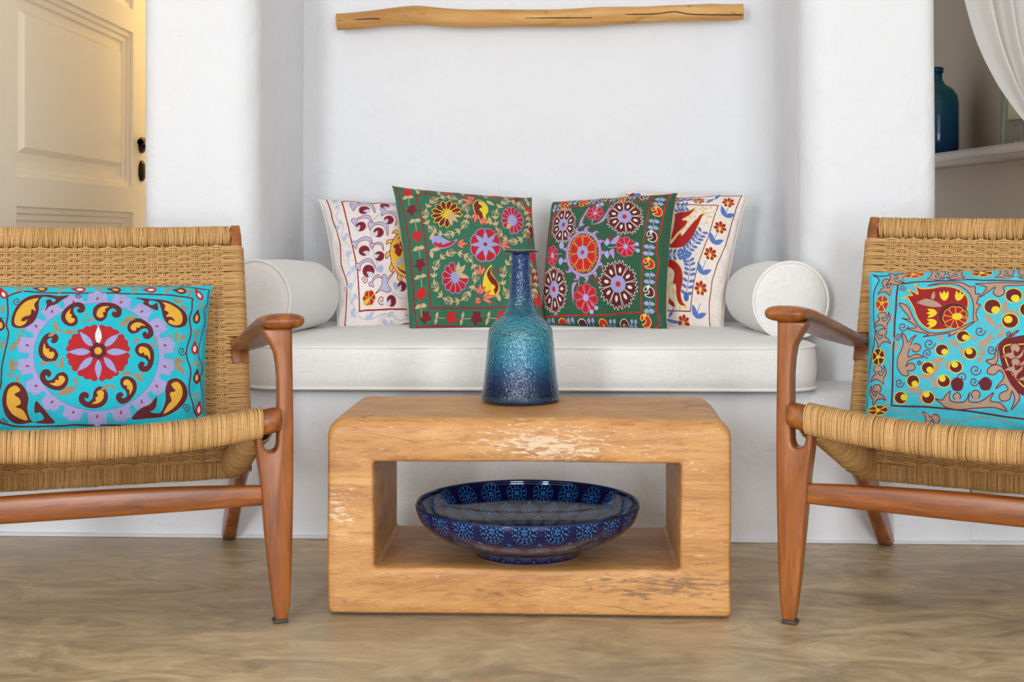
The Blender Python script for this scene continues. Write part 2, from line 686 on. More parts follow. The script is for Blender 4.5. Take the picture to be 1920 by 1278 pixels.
# ------------------------------------------------------------------ door in the left side
door = struct(empty('door_1', (-1.35, 3.05, .1285)))
DX, DW, DH = -1.35, 1.10, 1.95


def door_y(t):
    return t


def panel_ring(y0, y1, z0, z1):
    """moulded panel: steps of a raised and fielded panel, facing +X"""
    steps = [(0, 0), (.003, -.008), (.016, -.009), (.020, -.016), (.034, -.017), (.038, -.025), (.064, -.026), (.078, -.012), (.084, -.012)]
    V, Fc = [], []
    for ins, dx in steps:
        V += [(dx, y0 + ins, z0 + ins), (dx, y1 - ins, z0 + ins), (dx, y1 - ins, z1 - ins), (dx, y0 + ins, z1 - ins)]
    for k in range(len(steps) - 1):
        for j in range(4):
            Fc.append((k * 4 + j, k * 4 + (j + 1) % 4, k * 4 + 4 + (j + 1) % 4, k * 4 + 4 + j))
    k = len(steps) - 1
    Fc.append((k * 4, k * 4 + 1, k * 4 + 2, k * 4 + 3))
    return V, Fc


pz = [(.05, .668), (.742, 1.236), (1.308, 1.87)]
py0, py1 = .083, .955
cuts_y = [0, py0, py1, DW]
bm = bmesh.new()


def add_box(bm, x0, x1, y0, y1, z0, z1):
    vs = [bm.verts.new((x, y, z)) for x in (x0, x1) for y in (y0, y1) for z in (z0, z1)]
    for f in ((0, 1, 3, 2), (4, 6, 7, 5), (0, 4, 5, 1), (2, 3, 7, 6), (0, 2, 6, 4), (1, 5, 7, 3)):
        bm.faces.new([vs[i] for i in f])


add_box(bm, -.04, 0, -.03, py0, 0, DH)
add_box(bm, -.04, 0, py1, DW, 0, DH)
zc = [0] + [z for p in pz for z in p] + [DH]
for i in range(0, len(zc), 2):
    add_box(bm, -.04, 0, py0, py1, zc[i], zc[i + 1])
leaf = bm_obj('door_leaf', bm, M_door, door, smooth=False)
for z0, z1 in pz:
    V, Fc = panel_ring(py0, py1, z0, z1)
    mesh_obj('door_panel', V, Fc, M_door, leaf, smooth=False)
# lever and keyhole plate
hy, hz = 1.030, .885
h_ = Cords(10)
P = spline([(0, hy, hz), (.018, hy, hz), (.026, hy - .012, hz + .006), (.028, hy - .05, hz + .010), (.026, hy - .085, hz + .004)], 6)
h_.add(P, (0, 0, 1), .011)
hd = h_.build('door_handle', M_bronze, leaf)
V, Fc = lathe([(0, .0), (.026, .0), (.026, .006), (.018, .012), (0, .013)], 24)
o = mesh_obj('handle_rose', [(z, hy + x, hz + y) for x, y, z in V], Fc, M_bronze, leaf)
o = mesh_obj('keyhole_plate', [(z, hy + x, hz - .083 + y * 1.3) for x, y, z in V], Fc, M_bronze, leaf)
# door frame and the wall round it
bm = bmesh.new()
add_box(bm, -1.42, -1.352, 4.16, 4.32, .127, 2.8)
add_box(bm, -1.42, -1.352, 3.05, 4.32, 2.085, 2.8)
struct(bm_obj('wall_side_left', bm, M_wall, smooth=False))
struct(bm_obj('wall_alcove_end', box_bm(-1.45, -.5, 5.2, 5.3, 0, 2.8, 0), M_wall, smooth=False))
struct(bm_obj('wall_side_rear', box_bm(-1.45, -1.352, 4.32, 5.2, 0, 2.8, 0), M_wall, smooth=False))

# ------------------------------------------------------------------ shelf, bottle, candle holder on the right
A = Vector((1.355, 4.6, 0))
sh0, sh1 = A + d * .55, A + d * -1.1
zt, zb = 1.018, .985
q = [sh0, sh1, sh1 + nrm * .26, sh0 + nrm * .26]
bm = bmesh.new()
lo = [bm.verts.new((p.x, p.y, zb)) for p in q]
hi = [bm.verts.new((p.x, p.y, zt)) for p in q]
bm.faces.new(lo)
bm.faces.new(hi)
for i in range(4):
    bm.faces.new([lo[i], lo[(i + 1) % 4], hi[(i + 1) % 4], hi[i]])
bmesh.ops.bevel(bm, geom=list(bm.edges), offset=.003, segments=2, affect='EDGES')
sh = bm_obj('wall_shelf', bm, M_shelf)
tag(sh, 'pale limewashed shelf fixed to the grey passage wall', 'shelf')


def bottle_mesh(name, prof, mat, loc, parent=None, sx=1., sy=1., rz=0, n=48):
    V, Fc = lathe(prof, n)
    V = [(x * sx, y * sy, z) for x, y, z in V]
    o = mesh_obj(name, V, Fc, mat, parent)
    o.location = loc
    o.rotation_euler = (0, 0, rz)
    return o


bp = at(1755, 283, 4.86)
prof = [(0, 0), (.06, .0), (.076, .008), (.082, .03), (.082, .2), (.078, .225), (.062, .25), (.035, .268), (.024, .285), (.022, .31), (.027, .312), (.028, .33), (.022, .334),
        (.016, .33), (.016, .29), (.03, .262), (.056, .245), (.072, .22), (.075, .2), (.075, .03), (.068, .012), (0, .008)]
o = bottle_mesh('glass_bottle', prof, M_bottle, (bp.x, bp.y, 1.019))
tag(o, 'teal blue glass bottle on the shelf behind the right pillar', 'bottle')

hp = at(1906, 262, 4.32)
ch = empty('candle_holder', (hp.x, hp.y, 1.019))
tag(ch, 'clear glass hurricane holder with ivory candle on the shelf', 'candle holder')
V, Fc = lathe([(.05, .0), (.05, .19), (.0475, .19), (.0475, .004), (.0, .004), (0, 0), (.05, 0)], 40)
mesh_obj('glass_cylinder', V, Fc, M_clear, ch)
V, Fc = lathe([(0, .004), (.028, .004), (.028, .01), (.008, .018), (.007, .07), (.012, .078), (.03, .082), (.03, .087), (0, .088)], 32)
mesh_obj('candle_stand', V, Fc, M_clear, ch)
V, Fc = lathe([(0, .089), (.027, .089), (.027, .15), (.022, .152), (0, .15)], 32)
mesh_obj('candle', V, Fc, M_candle, ch)

# sheer curtain held back to the right
YC = 3.42
le = spline([at(1772, -975, YC), at(1772, -700, YC), at(1772, -400, YC), at(1778, -150, YC), at(1795, -60, YC), at(1808, 0, YC), at(1830, 75, YC), at(1860, 140, YC), at(1890, 188, YC), at(1925, 232, YC), at(1972, 270, YC), at(1972, 300, YC), at(1950, 380, YC), at(1944, 560, YC), at(1944, 870, YC)], 8)
re = spline([at(2430, -975, YC), at(2430, -700, YC), at(2428, -400, YC), at(2420, -150, YC), at(2400, -60, YC), at(2370, 0, YC), at(2330, 75, YC), at(2270, 140, YC), at(2190, 188, YC), at(2110, 232, YC), at(2030, 270, YC), at(2028, 300, YC), at(2060, 380, YC), at(2075, 560, YC), at(2075, 870, YC)], 8)
NS = 220
verts, faces = [], []
for k in range(len(le)):
    t = k / (len(le) - 1)
    for i in range(NS + 1):
        s = i / NS
        p = le[k] * (1 - s) + re[k] * s
        w = s + .012 * math.sin(s * 40 + t * 3)
        amp = .030 * (1 - .55 * min(t, .7))
        off = amp * (math.sin(w * 2 * PI * 11 + .6 * math.sin(t * 4)) + .4 * math.sin(w * 2 * PI * 23 + 1))
        off *= min(1, s * 25)
        verts.append((p[0], p[1] + off, p[2]))
for k in range(len(le) - 1):
    for i in range(NS):
        a = k * (NS + 1) + i
        faces.append((a, a + 1, a + NS + 2, a + NS + 1))
cu = empty('curtain', (at(2000, 285, YC).x, YC, .127))
cb = Vector(cu.location)
mesh_obj('curtain_cloth', [Vector(q_) - cb for q_ in verts], faces, M_sheer, cu)
cc = Cords(10)
cc.add([Vector((xx, YC, 2.735)) - cb for xx in (xf + .01, 1.5, 2.1)], (0, 0, 1), .012)
cc.build('curtain_rod', M_bronze, cu)
cc = Cords(8)
ta = np.linspace(0, 2 * PI, 28, endpoint=False)
t0 = at(2000, 285, YC)
cc.add(np.stack([t0.x - cb.x + .055 * np.cos(ta), .034 * np.sin(ta), t0.z - cb.z + .006 * np.cos(ta)], 1), (0, 0, 1), .007, True)
cc.build('tieback', M_sheer, cu)
tag(cu, 'sheer white curtain drawn aside at the right passage', 'curtain')

# ------------------------------------------------------------------ branch on the wall of the niche
YD = 3.795
cl = [(632, 41), (680, 38), (740, 31), (780, 29), (840, 33), (900, 35), (960, 34), (1050, 34), (1120, 31), (1200, 28), (1270, 25), (1330, 24), (1393, 22)]
rad = [15.5, 16, 17, 18, 16.5, 16.5, 16.5, 16, 17, 16, 15.5, 16, 14.5]
Pc = np.array([list(at(x, y, YD)) for x, y in cl])
Pc = spline(Pc, 8)
Rc = np.interp(np.linspace(0, 1, len(Pc)), np.linspace(0, 1, len(rad)), rad) * YD / 2400
n = 24
verts, faces = [], []
T = np.gradient(Pc, axis=0)
for k in range(len(Pc)):
    t = Vector(T[k]).normalized()
    up = Vector((0, 0, 1))
    b_ = t.cross(up).normalized()
    u_ = b_.cross(t)
    for i in range(n):
        a = 2 * PI * i / n
        rr = Rc[k] * (1 + .09 * mnoise.noise(Vector((k * .13, math.cos(a) * 1.2, math.sin(a) * 1.2))))
        # drying split along the front
        p = Vector(Pc[k]) + (b_ * math.cos(a) + u_ * math.sin(a)) * rr
        verts.append(p)
for k in range(len(Pc) - 1):
    for i in range(n):
        faces.append((k * n + i, k * n + (i + 1) % n, (k + 1) * n + (i + 1) % n, (k + 1) * n + i))
faces.append(tuple(range(n)))
faces.append(tuple(range((len(Pc) - 1) * n, len(Pc) * n)))
br = empty('branch', tuple(Pc[len(Pc) // 2]))
tag(br, 'peeled crooked wooden branch hung across the niche wall', 'branch')
c0 = Vector(Pc[len(Pc) // 2])
mesh_obj('branch_wood', [v_ - c0 for v_ in verts], faces, M_drift, br).data.set_sharp_from_angle(angle=math.radians(50))
# splits: thin dark wedges lying in the wood's front
ck = Cords(5)
for pts in ([(633, 39), (660, 37), (700, 35), (712, 35.5)], [(1120, 26), (1180, 27), (1230, 26), (1265, 22), (1300, 27), (1393, 28)], [(985, 34), (1040, 33.5), (1110, 33)]):
    P = spline([list(at(x, y, YD - .0245) - c0) for x, y in pts], 6)
    ck = Cords(5)
    ck.add(P, (0, -1, 0), .0016)
    ck.build('split', M_crack, br)
# two wall pins that carry it
for x, y in ((700, 36), (1325, 24)):
    p = at(x, y, YD) - c0
    cc = Cords(8)
    cc.add([(p.x, p.y, p.z), (p.x, YB - c0.y + .01, p.z)], (0, 0, 1), .004)
    cc.build('wall_pin', M_bronze, br)


# ------------------------------------------------------------------ low carved table
def rrect(x0, x1, z0, z1, rt, rb, n=8):
    pts = []
    for cx, cz, r, a0 in ((x1 - rb, z0 + rb, rb, 270), (x1 - rt, z1 - rt, rt, 0), (x0 + rt, z1 - rt, rt, 90), (x0 + rb, z0 + rb, rb, 180)):
        for i in range(n + 1):
            a = math.radians(a0 + 90 * i / n)
            pts.append((cx + r * math.cos(a), cz + r * math.sin(a)))
    return pts


def densify(pts, step, counts=None):
    out = []
    cs = []
    m_ = len(pts)
    for i in range(m_):
        a, b = pts[i], pts[(i + 1) % m_]
        c_ = counts[i] if counts else max(1, int(math.dist(a, b) / step))
        cs.append(c_)
        for k in range(c_):
            out.append((a[0] + (b[0] - a[0]) * k / c_, a[1] + (b[1] - a[1]) * k / c_))
    return out, cs


TX, TY = -.0595, 2.60
table = empty('coffee_table', (TX, TY, 0))
tag(table, 'low block coffee table carved from blond wood with an open middle', 'table')
ow, oh = .3845, .374
iw0, iw1, iz0, iz1 = -.354 - TX, .228 - TX, .089, .2925
Dp = .18
ys = []
rbv = .026
for i in range(7):
    a = math.radians(90 * i / 6)
    ys.append((-Dp + rbv * (1 - math.sin(a)), rbv * (1 - math.cos(a))))
# (y, inset) from body towards the front
rings = []
seq = []
nb = 12
for i in range(7):
    a = math.radians(90 * i / 6)
    seq.append((-Dp + rbv * (1 - math.sin(PI / 2 - a)), rbv * (1 - math.cos(PI / 2 - a))))
seq = sorted(seq, key=lambda t: t[0])
body = [(-Dp + rbv + (2 * Dp - 2 * rbv) * i / nb, 0) for i in range(1, nb)]
back = [(-y, ins) for y, ins in reversed(seq)]
outer_seq = seq + body + back
base_o = rrect(-ow, ow, 0, oh, .036, .012)
base_i = rrect(iw0, iw1, iz0, iz1, .007, .007)
_, cnt = densify(base_o, .03)
N0 = sum(cnt)
verts, faces = [], []


def ring_o(y, ins):
    pts = rrect(-ow + ins * .32, ow - ins * .32, ins * .3, oh - ins, max(.036 - ins * .5, .01), .010)
    p, _ = densify(pts, 0, cnt)
    return [(x, y, z) for x, z in p]


def ring_i(y, ins):
    pts = rrect(iw0 - ins, iw1 + ins, iz0 - ins, iz1 + ins, .007, .007)
    p, _ = densify(pts, 0, cnt)
    return [(x, y, z) for x, z in p]


loops = [ring_o(y, i_) for y, i_ in outer_seq]
ib = .006
inner_seq = [(Dp, ib), (Dp - ib * .3, ib * .3), (Dp - ib, 0)] + [(Dp - ib - (2 * Dp - 2 * ib) * i / 10, 0) for i in range(1, 10)] + [(-Dp + ib, 0), (-Dp + ib * .3, ib * .3), (-Dp, ib)]
iloops = [ring_i(y, i_) for y, i_ in inner_seq]


def capmix(a, b, nn):
    return [[tuple(a[k][j] + (b[k][j] - a[k][j]) * t / nn for j in range(3)) for k in range(len(a))] for t in range(1, nn)]


allloops = loops + capmix(loops[-1], iloops[0], 5) + iloops + capmix(iloops[-1], loops[0], 5)
for L_ in allloops:
    for x, y, z in L_:
        q_ = Vector((x * 5, y * 5, z * 5))
        w = .0035
        zz = z
        verts.append((x + w * mnoise.noise(q_), y + w * mnoise.noise(q_ + Vector((9, 9, 9))), zz + (w * mnoise.noise(q_ + Vector((4, 1, 2))) if z > .02 else 0)))
nl = len(allloops)
for k in range(nl):
    k2 = (k + 1) % nl
    for i in range(N0):
        j = (i + 1) % N0
        faces.append((k * N0 + i, k * N0 + j, k2 * N0 + j, k2 * N0 + i))
o = mesh_obj('table_block', verts, faces, M_table, table)
bm = bmesh.new()
bm.from_mesh(o.data)
bmesh.ops.recalc_face_normals(bm, faces=bm.faces)
bm.to_mesh(o.data)
bm.free()
o.data.set_sharp_from_angle(angle=math.radians(55))
b = box_bm(-ow + .02, ow - .02, -Dp + .02, Dp - .02, 0, .008, 0)
o.location.z = .003
bm_obj('foot_pad', b, M_pad, table, smooth=False)

# ------------------------------------------------------------------ vase
VX, VY = at(976, 757, 2.67).x, 2.67
s = VY / 2400


def vz(y):
    return .725 - (y - 440) * s - .379


vp = [(73.5, 759), (74.5, 752), (73, 742), (70.5, 725), (67.5, 700), (65.5, 680), (63, 650), (61, 630), (59, 617), (54, 608), (44, 598), (34, 590), (27.5, 580), (23.5, 568), (21, 550), (19.3, 530), (18.2, 505), (17.6, 488), (18, 478)]
pr = [(0, .001), (.060, .001)] + [(70.5 * s, .002)] + [(r * s, max(vz(y), .006)) for r, y in vp]
top = vz(474)
pr2 = [(r * s - .0045, max(vz(y), .014)) for r, y in reversed(vp)]
outp = pr + [(17.8 * s, top), (14.5 * s, top)] + pr2 + [(0, .014)]
sm = spline([(a, b_, 0) for a, b_ in outp[3:22]], 3)
outp = outp[:3] + [(p[0], p[1]) for p in sm] + outp[22:]
vase = empty('glass_vase', (VX, VY, .379))
tag(vase, 'tall blue bubbled glass vase with a long neck on the wooden table', 'vase')
V, Fc = lathe(outp, 128)
V = [(x * k, y * k, z) for x, y, z in V for k in (1 + .008 * mnoise.noise(Vector((x * 110, y * 110, z * 80))),)]
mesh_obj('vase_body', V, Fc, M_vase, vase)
lip = [(14.5 * s, top - .001), (17 * s, top - .002), (26 * s, top - .0005), (32 * s, top + .001), (34 * s, top + .003), (33.5 * s, top + .0055), (30 * s, top + .0065), (22 * s, top + .005), (15 * s, top + .004), (14.5 * s, top - .001)]
V, Fc = lathe(lip, 64)
mesh_obj('vase_lip', V, Fc, M_lip, vase)

# ------------------------------------------------------------------ painter for embroidery and glaze patterns
class Sheet:
    """numpy raster: colour in rgb, thread height in alpha; f maps traced units to 0..1 cloth coordinates"""
    def __init__(self, W, H, bg, f):
        self.W, self.H = W, H
        self.c = np.zeros((H, W, 4), np.float32)
        self.c[..., :3] = np.array(bg[:3]) / 255
        self.f = f

    def _px(self, pts):
        q = self.f(np.asarray(pts, float))
        return np.stack([q[:, 0] * self.W, q[:, 1] * self.H], 1)

    def _fill(self, P, col, h=1.):
        x0, y0 = np.floor(P.min(0)).astype(int) - 1
        x1, y1 = np.ceil(P.max(0)).astype(int) + 2
        x0, y0 = max(x0, 0), max(y0, 0)
        x1, y1 = min(x1, self.W), min(y1, self.H)
        if x1 <= x0 or y1 <= y0: return
        xs = np.arange(x0, x1) + .5
        ys = np.arange(y0, y1) + .5
        ins = np.zeros((y1 - y0, x1 - x0), bool)
        Q = np.roll(P, -1, 0)
        for (ax, ay), (bx, by) in zip(P, Q):
            if ay == by: continue
            lo_, hi_ = (ay, by) if ay < by else (by, ay)
            r0 = max(int(math.ceil(lo_ - .5)) - y0, 0)
            r1 = min(int(math.ceil(hi_ - .5)) - y0, y1 - y0)
            if r1 <= r0: continue
            yy = ys[r0:r1]
            xc = ax + (yy - ay) * (bx - ax) / (by - ay)
            ins[r0:r1] ^= xs[None, :] > xc[:, None]
        reg = self.c[y0:y1, x0:x1]
        reg[ins, :3] = np.array(col[:3]) / 255
        reg[ins, 3] = h

    def poly(self, pts, col, line=None, w=3, smooth=True, h=.8):
        P = spline(pts, 5, True) if smooth else np.asarray(pts, float)
        self._fill(self._px(P), col, h)
        if line is not None:
            self.line(P, line, w, closed=True, smooth=False)

    def line(self, pts, col, w=3, closed=False, smooth=True, h=1.):
        P = spline(pts, 5, closed) if smooth else np.asarray(pts, float)
        if closed: P = np.vstack([P, P[:1]])
        # width in traced units -> texture px
        A = self._px(P)
        sc_ = self.unit
        r = w * sc_ / 2
        for a, b_ in zip(A[:-1], A[1:]):
            x0, y0 = np.floor(np.minimum(a, b_) - r - 1).astype(int)
            x1, y1 = np.ceil(np.maximum(a, b_) + r + 1).astype(int)
            x0, y0 = max(x0, 0), max(y0, 0)
            x1, y1 = min(x1, self.W), min(y1, self.H)
            if x1 <= x0 or y1 <= y0: continue
            X, Y = np.meshgrid(np.arange(x0, x1) + .5, np.arange(y0, y1) + .5)
            dx, dy = b_ - a
            L2 = dx * dx + dy * dy + 1e-9
            t = np.clip(((X - a[0]) * dx + (Y - a[1]) * dy) / L2, 0, 1)
            D = (X - a[0] - t * dx) ** 2 + (Y - a[1] - t * dy) ** 2
            ins = D < r * r
            reg = self.c[y0:y1, x0:x1]
            reg[ins, :3] = np.array(col[:3]) / 255
            reg[ins, 3] = h

    def ell(self, cx, cy, a, b_, ang, col, line=None, w=3, n=24, h=.8):
        t = np.linspace(0, 2 * PI, n, endpoint=False)
        ca, sa = math.cos(math.radians(ang)), math.sin(math.radians(ang))
        x = a * np.cos(t)
        y = b_ * np.sin(t)
        P = np.stack([cx + x * ca - y * sa, cy + x * sa + y * ca], 1)
        self.poly(P, col, line, w, False, h)

    def leaf(self, cx, cy, L, Wd, ang, col, line=None, w=3):
        """pointed leaf growing from (cx, cy)"""
        t = np.linspace(0, 1, 9)
        prof = Wd / 2 * np.sin(PI * t ** .8)
        x = np.concatenate([t * L, t[::-1][1:-1] * L])
        y = np.concatenate([prof, -prof[::-1][1:-1]])
        self._loc(x, y, cx, cy, ang, col, line, w)

    def _loc(self, x, y, cx, cy, ang, col, line, w, sx=1, sy=1):
        ca, sa = math.cos(math.radians(ang)), math.sin(math.radians(ang))
        P = np.stack([cx + (x * ca - y * sa) * sx, cy + (x * sa + y * ca) * sy], 1)
        self.poly(P, col, line, w, False)

    def shape(self, pts, cx, cy, ang, sc_, col, line=None, w=3, flip=1, smooth=True):
        P = np.asarray(pts, float) * sc_
        P[:, 1] *= flip
        ca, sa = math.cos(math.radians(ang)), math.sin(math.radians(ang))
        Q = np.stack([cx + P[:, 0] * ca - P[:, 1] * sa, cy + P[:, 0] * sa + P[:, 1] * ca], 1)
        self.poly(Q, col, line, w, smooth)

    def spiral(self, cx, cy, r, col, w=4, a0=0, turns=1.4, hand=1):
        t = np.linspace(0, 1, 26)
        rr = r * (1 - t * .85)
        a = math.radians(a0) + hand * t * turns * 2 * PI
        self.line(np.stack([cx + rr * np.cos(a), cy + rr * np.sin(a)], 1), col, w, smooth=False)

    def flower(self, cx, cy, rx, ry, n, col, line, w=3, ang=0, r0=.22, wid=.9, tip='round', skip=(), drop=None, dc=None):
        for i in range(n):
            if i in skip: continue
            a = math.radians(ang + 360 * i / n)
            hw = math.tan(PI / n) * wid
            if tip == 'round':
                loc = [(r0, -.12 * hw), (.5, -.5 * hw), (.8, -.8 * hw), (.95, -.55 * hw), (1, 0), (.95, .55 * hw), (.8, .8 * hw), (.5, .5 * hw), (r0, .12 * hw)]
            elif tip == 'point':
                loc = [(r0, -.1 * hw), (.55, -.62 * hw), (.8, -.7 * hw), (.94, -.4 * hw), (1.04, 0), (.94, .4 * hw), (.8, .7 * hw), (.55, .62 * hw), (r0, .1 * hw)]
            else:
                loc = [(r0, -.15 * hw), (.5, -.55 * hw), (.78, -.8 * hw), (.96, -.92 * hw), (.86, -.45 * hw), (1.04, -.3 * hw), (.92, .0), (1.06, .25 * hw), (.88, .45 * hw), (.93, .85 * hw), (.75, .75 * hw), (.5, .55 * hw), (r0, .15 * hw)]
            loc = np.array(loc)
            ca, sa = math.cos(a), math.sin(a)
            P = np.stack([cx + rx * (loc[:, 0] * ca - loc[:, 1] * sa), cy + ry * (loc[:, 0] * sa + loc[:, 1] * ca)], 1)
            self.poly(P, col, line, w, smooth=True)
            if drop:
                t = np.linspace(0, 2 * PI, 12, endpoint=False)
                lx = drop + .13 * np.cos(t)
                ly = .34 * hw * drop * np.sin(t)
                self.poly(np.stack([cx + rx * (lx * ca - ly * sa), cy + ry * (lx * sa + ly * ca)], 1), dc, None, 1, False)

    def image(self, name):
        img = bpy.data.images.new(name, self.W, self.H, alpha=True)
        img.alpha_mode = 'CHANNEL_PACKED'
        img.pixels.foreach_set(np.ascontiguousarray(self.c[::-1]).ravel())
        img.update()
        img.pack()
        return img


def homography(src, dst):
    A = []
    for (x, y), (u, v_) in zip(src, dst):
        A.append([x, y, 1, 0, 0, 0, -u * x, -u * y, -u])
        A.append([0, 0, 0, x, y, 1, -v_ * x, -v_ * y, -v_])
    _, _, Vt = np.linalg.svd(np.array(A))
    return Vt[-1].reshape(3, 3)


class Cloth:
    """a cushion face: four traced corners, how far each side is drawn in"""
    def __init__(self, corners, bows):
        self.cor = corners            # TL TR BR BL in traced units
        self.bl, self.br, self.bt, self.bb = bows
        self.H = homography(corners, [(0, 0), (1, 0), (1, 1), (0, 1)])

    @staticmethod
    def sh(t):
        return np.clip(4 * t * (1 - t), 0, 1) ** .42

    def warp(self, u, v_):
        """cloth (u,v) -> place on the flat quad between the corners"""
        su, sv = self.sh(u), self.sh(v_)
        return (u + self.bl * sv * (1 - u) ** 2 - self.br * sv * u ** 2,
                v_ + self.bt * su * (1 - v_) ** 2 - self.bb * su * v_ ** 2)

    def f(self, P):
        q = np.c_[P, np.ones(len(P))] @ self.H.T
        a, b_ = q[:, 0] / q[:, 2], q[:, 1] / q[:, 2]
        u, v_ = a.copy(), b_.copy()
        for _ in range(12):
            wu, wv = self.warp(np.clip(u, 0, 1), np.clip(v_, 0, 1))
            u = np.clip(u, -.2, 1.2) + (a - wu) * .8
            v_ = np.clip(v_, -.2, 1.2) + (b_ - wv) * .8
        return np.stack([u, v_], 1)

    def sheet(self, W, H, bg):
        s_ = Sheet(W, H, bg, self.f)
        c_ = np.array(self.cor, float)
        s_.unit = W / np.linalg.norm((c_[1] + c_[2] - c_[0] - c_[3]) / 2)
        return s_


MAR, DRED, RED, GOLD, YEL = (92, 12, 22), (126, 16, 24), (176, 14, 22), (220, 168, 48), (232, 204, 36)
LAV, PLAV, TANC, TAUPE, WHT = (160, 156, 204), (188, 190, 226), (204, 174, 130), (160, 132, 96), (226, 222, 226)
BLUE, ORG, PINK, CORAL, CRM = (88, 120, 190), (236, 130, 44), (224, 92, 120), (220, 140, 110), (232, 212, 190)


# ---- turquoise cushion with the paisley medallion
def sheet_medallion():
    cl_ = Cloth([(-215, 40), (1832, 28), (1790, 1340), (-255, 1340)], (.03, .034, .006, .0))
    S = cl_.sheet(1900, 1240, (10, 184, 202))
    S.line([(-150, 78), (-60, 50), (40, 42), (300, 50), (600, 52), (1300, 50), (1600, 58), (1772, 68), (1776, 110), (1768, 200), (1735, 255), (1745, 360), (1722, 440), (1705, 520), (1680, 650), (1725, 760), (1700, 850), (1730, 1000), (1735, 1110), (1700, 1285), (800, 1290), (-170, 1285), (-175, 900), (-160, 400)], MAR, 9, True)
    S.line([(52, 165), (75, 133), (170, 112), (350, 118), (600, 125), (1100, 132), (1400, 145), (1612, 165), (1625, 200), (1618, 290), (1600, 350), (1612, 480), (1570, 650), (1612, 800), (1598, 950), (1640, 1110), (1620, 1225), (800, 1250), (0, 1225), (4, 900), (12, 750), (62, 500), (45, 420), (58, 300)], MAR, 13, True)

    def drop(x, y, L, W, ang, c_, ci):
        S.shape([(-1, 0), (-.5, -.25), (0, -.5), (.5, -.48), (.85, -.2), (.9, .1), (.6, .42), (.1, .5), (-.4, .3)], x, y, ang, L / 2, c_, None, 3)
        S.shape([(-.3, .0), (0, -.2), (.35, -.2), (.6, 0), (.35, .2), (0, .2)], x, y, ang, L / 2, ci)
    for x, y, an, k in ((-110, 85, 0, 0), (15, 112, 70, 1), (320, 75, 3, 0), (640, 85, 3, 1), (942, 92, 3, 0), (1250, 90, 3, 1), (1515, 97, 3, 0), (1688, 118, 60, 1), (1668, 330, 100, 0), (1648, 600, 95, 1), (1668, 840, 95, 0), (1690, 1100, 95, 1), (0, 400, 90, 0), (-60, 660, 90, 1), (-60, 930, 90, 0), (-60, 330, 90, 1)):
        drop(x, y, 130, 60, an, (RED, MAR)[k == 0], (WHT, (236, 170, 50))[k == 0])
    for x, y, an in ((160, 78, 160), (485, 80, 100), (800, 85, 110), (1110, 85, 110), (1405, 90, 110), (1600, 100, 90), (1690, 225, 20), (1650, 470, 90), (1650, 740, 20), (1655, 1000, 60), (0, 260, 50), (5, 570, 80), (-60, 800, 80)):
        S.leaf(x, y, 60, 26, an, TAUPE)
        S.leaf(x, y, 52, 22, an - 100, TAUPE)
        S.leaf(x, y, 44, 20, an + 130, TAUPE)
    # ring
    pts = []
    NL = 18
    cxm, cym = 798, 684
    for i in range(NL * 16):
        t = i / (NL * 16) * 2 * PI
        ph = (i % 16) / 16
        rr = 1.0 + .075 * math.sin(PI * ph) + .035 * abs(math.sin(3 * PI * ph)) - (.055 if ph < .13 or ph > .87 else 0)
        pts.append((cxm + 612 * rr * math.cos(t), cym + 518 * rr * math.sin(t)))
    S.poly(pts, LAV, (150, 144, 206), 4, False)
    for i in range(NL):
        t = (i + 0) / NL * 2 * PI
        S.ell(cxm + 598 * math.cos(t), cym + 506 * math.sin(t), 30, 22, math.degrees(t), (10, 184, 202), (126, 120, 190), 3)
        t = (i + .5) / NL * 2 * PI
        S.ell(cxm + 590 * math.cos(t), cym + 500 * math.sin(t), 16, 8, math.degrees(t) + 20, RED)
    S.ell(cxm, cym, 528, 458, 0, (10, 184, 202), (112, 106, 176), 4, 90)
    # centre
    pts = []
    for i in range(240):
        t = i / 240 * 2 * PI
        k = (t / (2 * PI) * 24) % 1
        rr = 1 + .055 * abs(math.sin(PI * k)) - .05 * (abs(((t / (2 * PI) * 8 + .5) % 1) - .5) < .045)
        pts.append((805 + 258 * rr * math.cos(t), 662 + 226 * rr * math.sin(t)))
    S.poly(pts, (180, 18, 26), None, 3, False)
    for i in range(8):
        t = i / 8 * 2 * PI
        S.leaf(805 + 66 * math.cos(t), 660 + 60 * math.sin(t), 188 - 22 * abs(math.sin(t)), 58, math.degrees(t) + (4 if i % 2 else 0), WHT if i == 6 else (156, 160, 208), (110, 90, 160), 2)
    for i in range(6):
        t = i / 6 * 2 * PI + .3
        S.ell(803 + 44 * math.cos(t), 652 + 42 * math.sin(t), 29, 27, 0, MAR, (70, 8, 20), 3)
    S.ell(803, 652, 32, 30, 0, GOLD, (180, 120, 40), 3)
    body = [(-85, 0), (-68, 60), (-10, 98), (70, 100), (135, 78), (172, 30), (160, -25), (120, -42), (85, -20), (95, 15), (122, 6), (118, 34), (85, 48), (50, 15), (34, -42), (-10, -78), (-62, -60)]
    inn = [(-52, -12), (-38, 34), (0, 62), (62, 64), (24, 40), (26, 14), (2, 2), (12, -28), (-12, -46), (-44, -36)]
    for i, (x, y, an, sc_) in enumerate(((578, 362, -48, .92), (840, 318, 0, .95), (1130, 445, 35, .9), (1190, 660, 92, .92), (1050, 935, 120, .9), (805, 1020, 176, .95), (475, 885, 205, .92), (400, 660, -75, .95))):
        S.shape(body, x, y, an, sc_, MAR, (80, 10, 22), 3, -1)
        S.shape(inn, x, y, an, sc_, GOLD, (190, 130, 40), 2, -1)
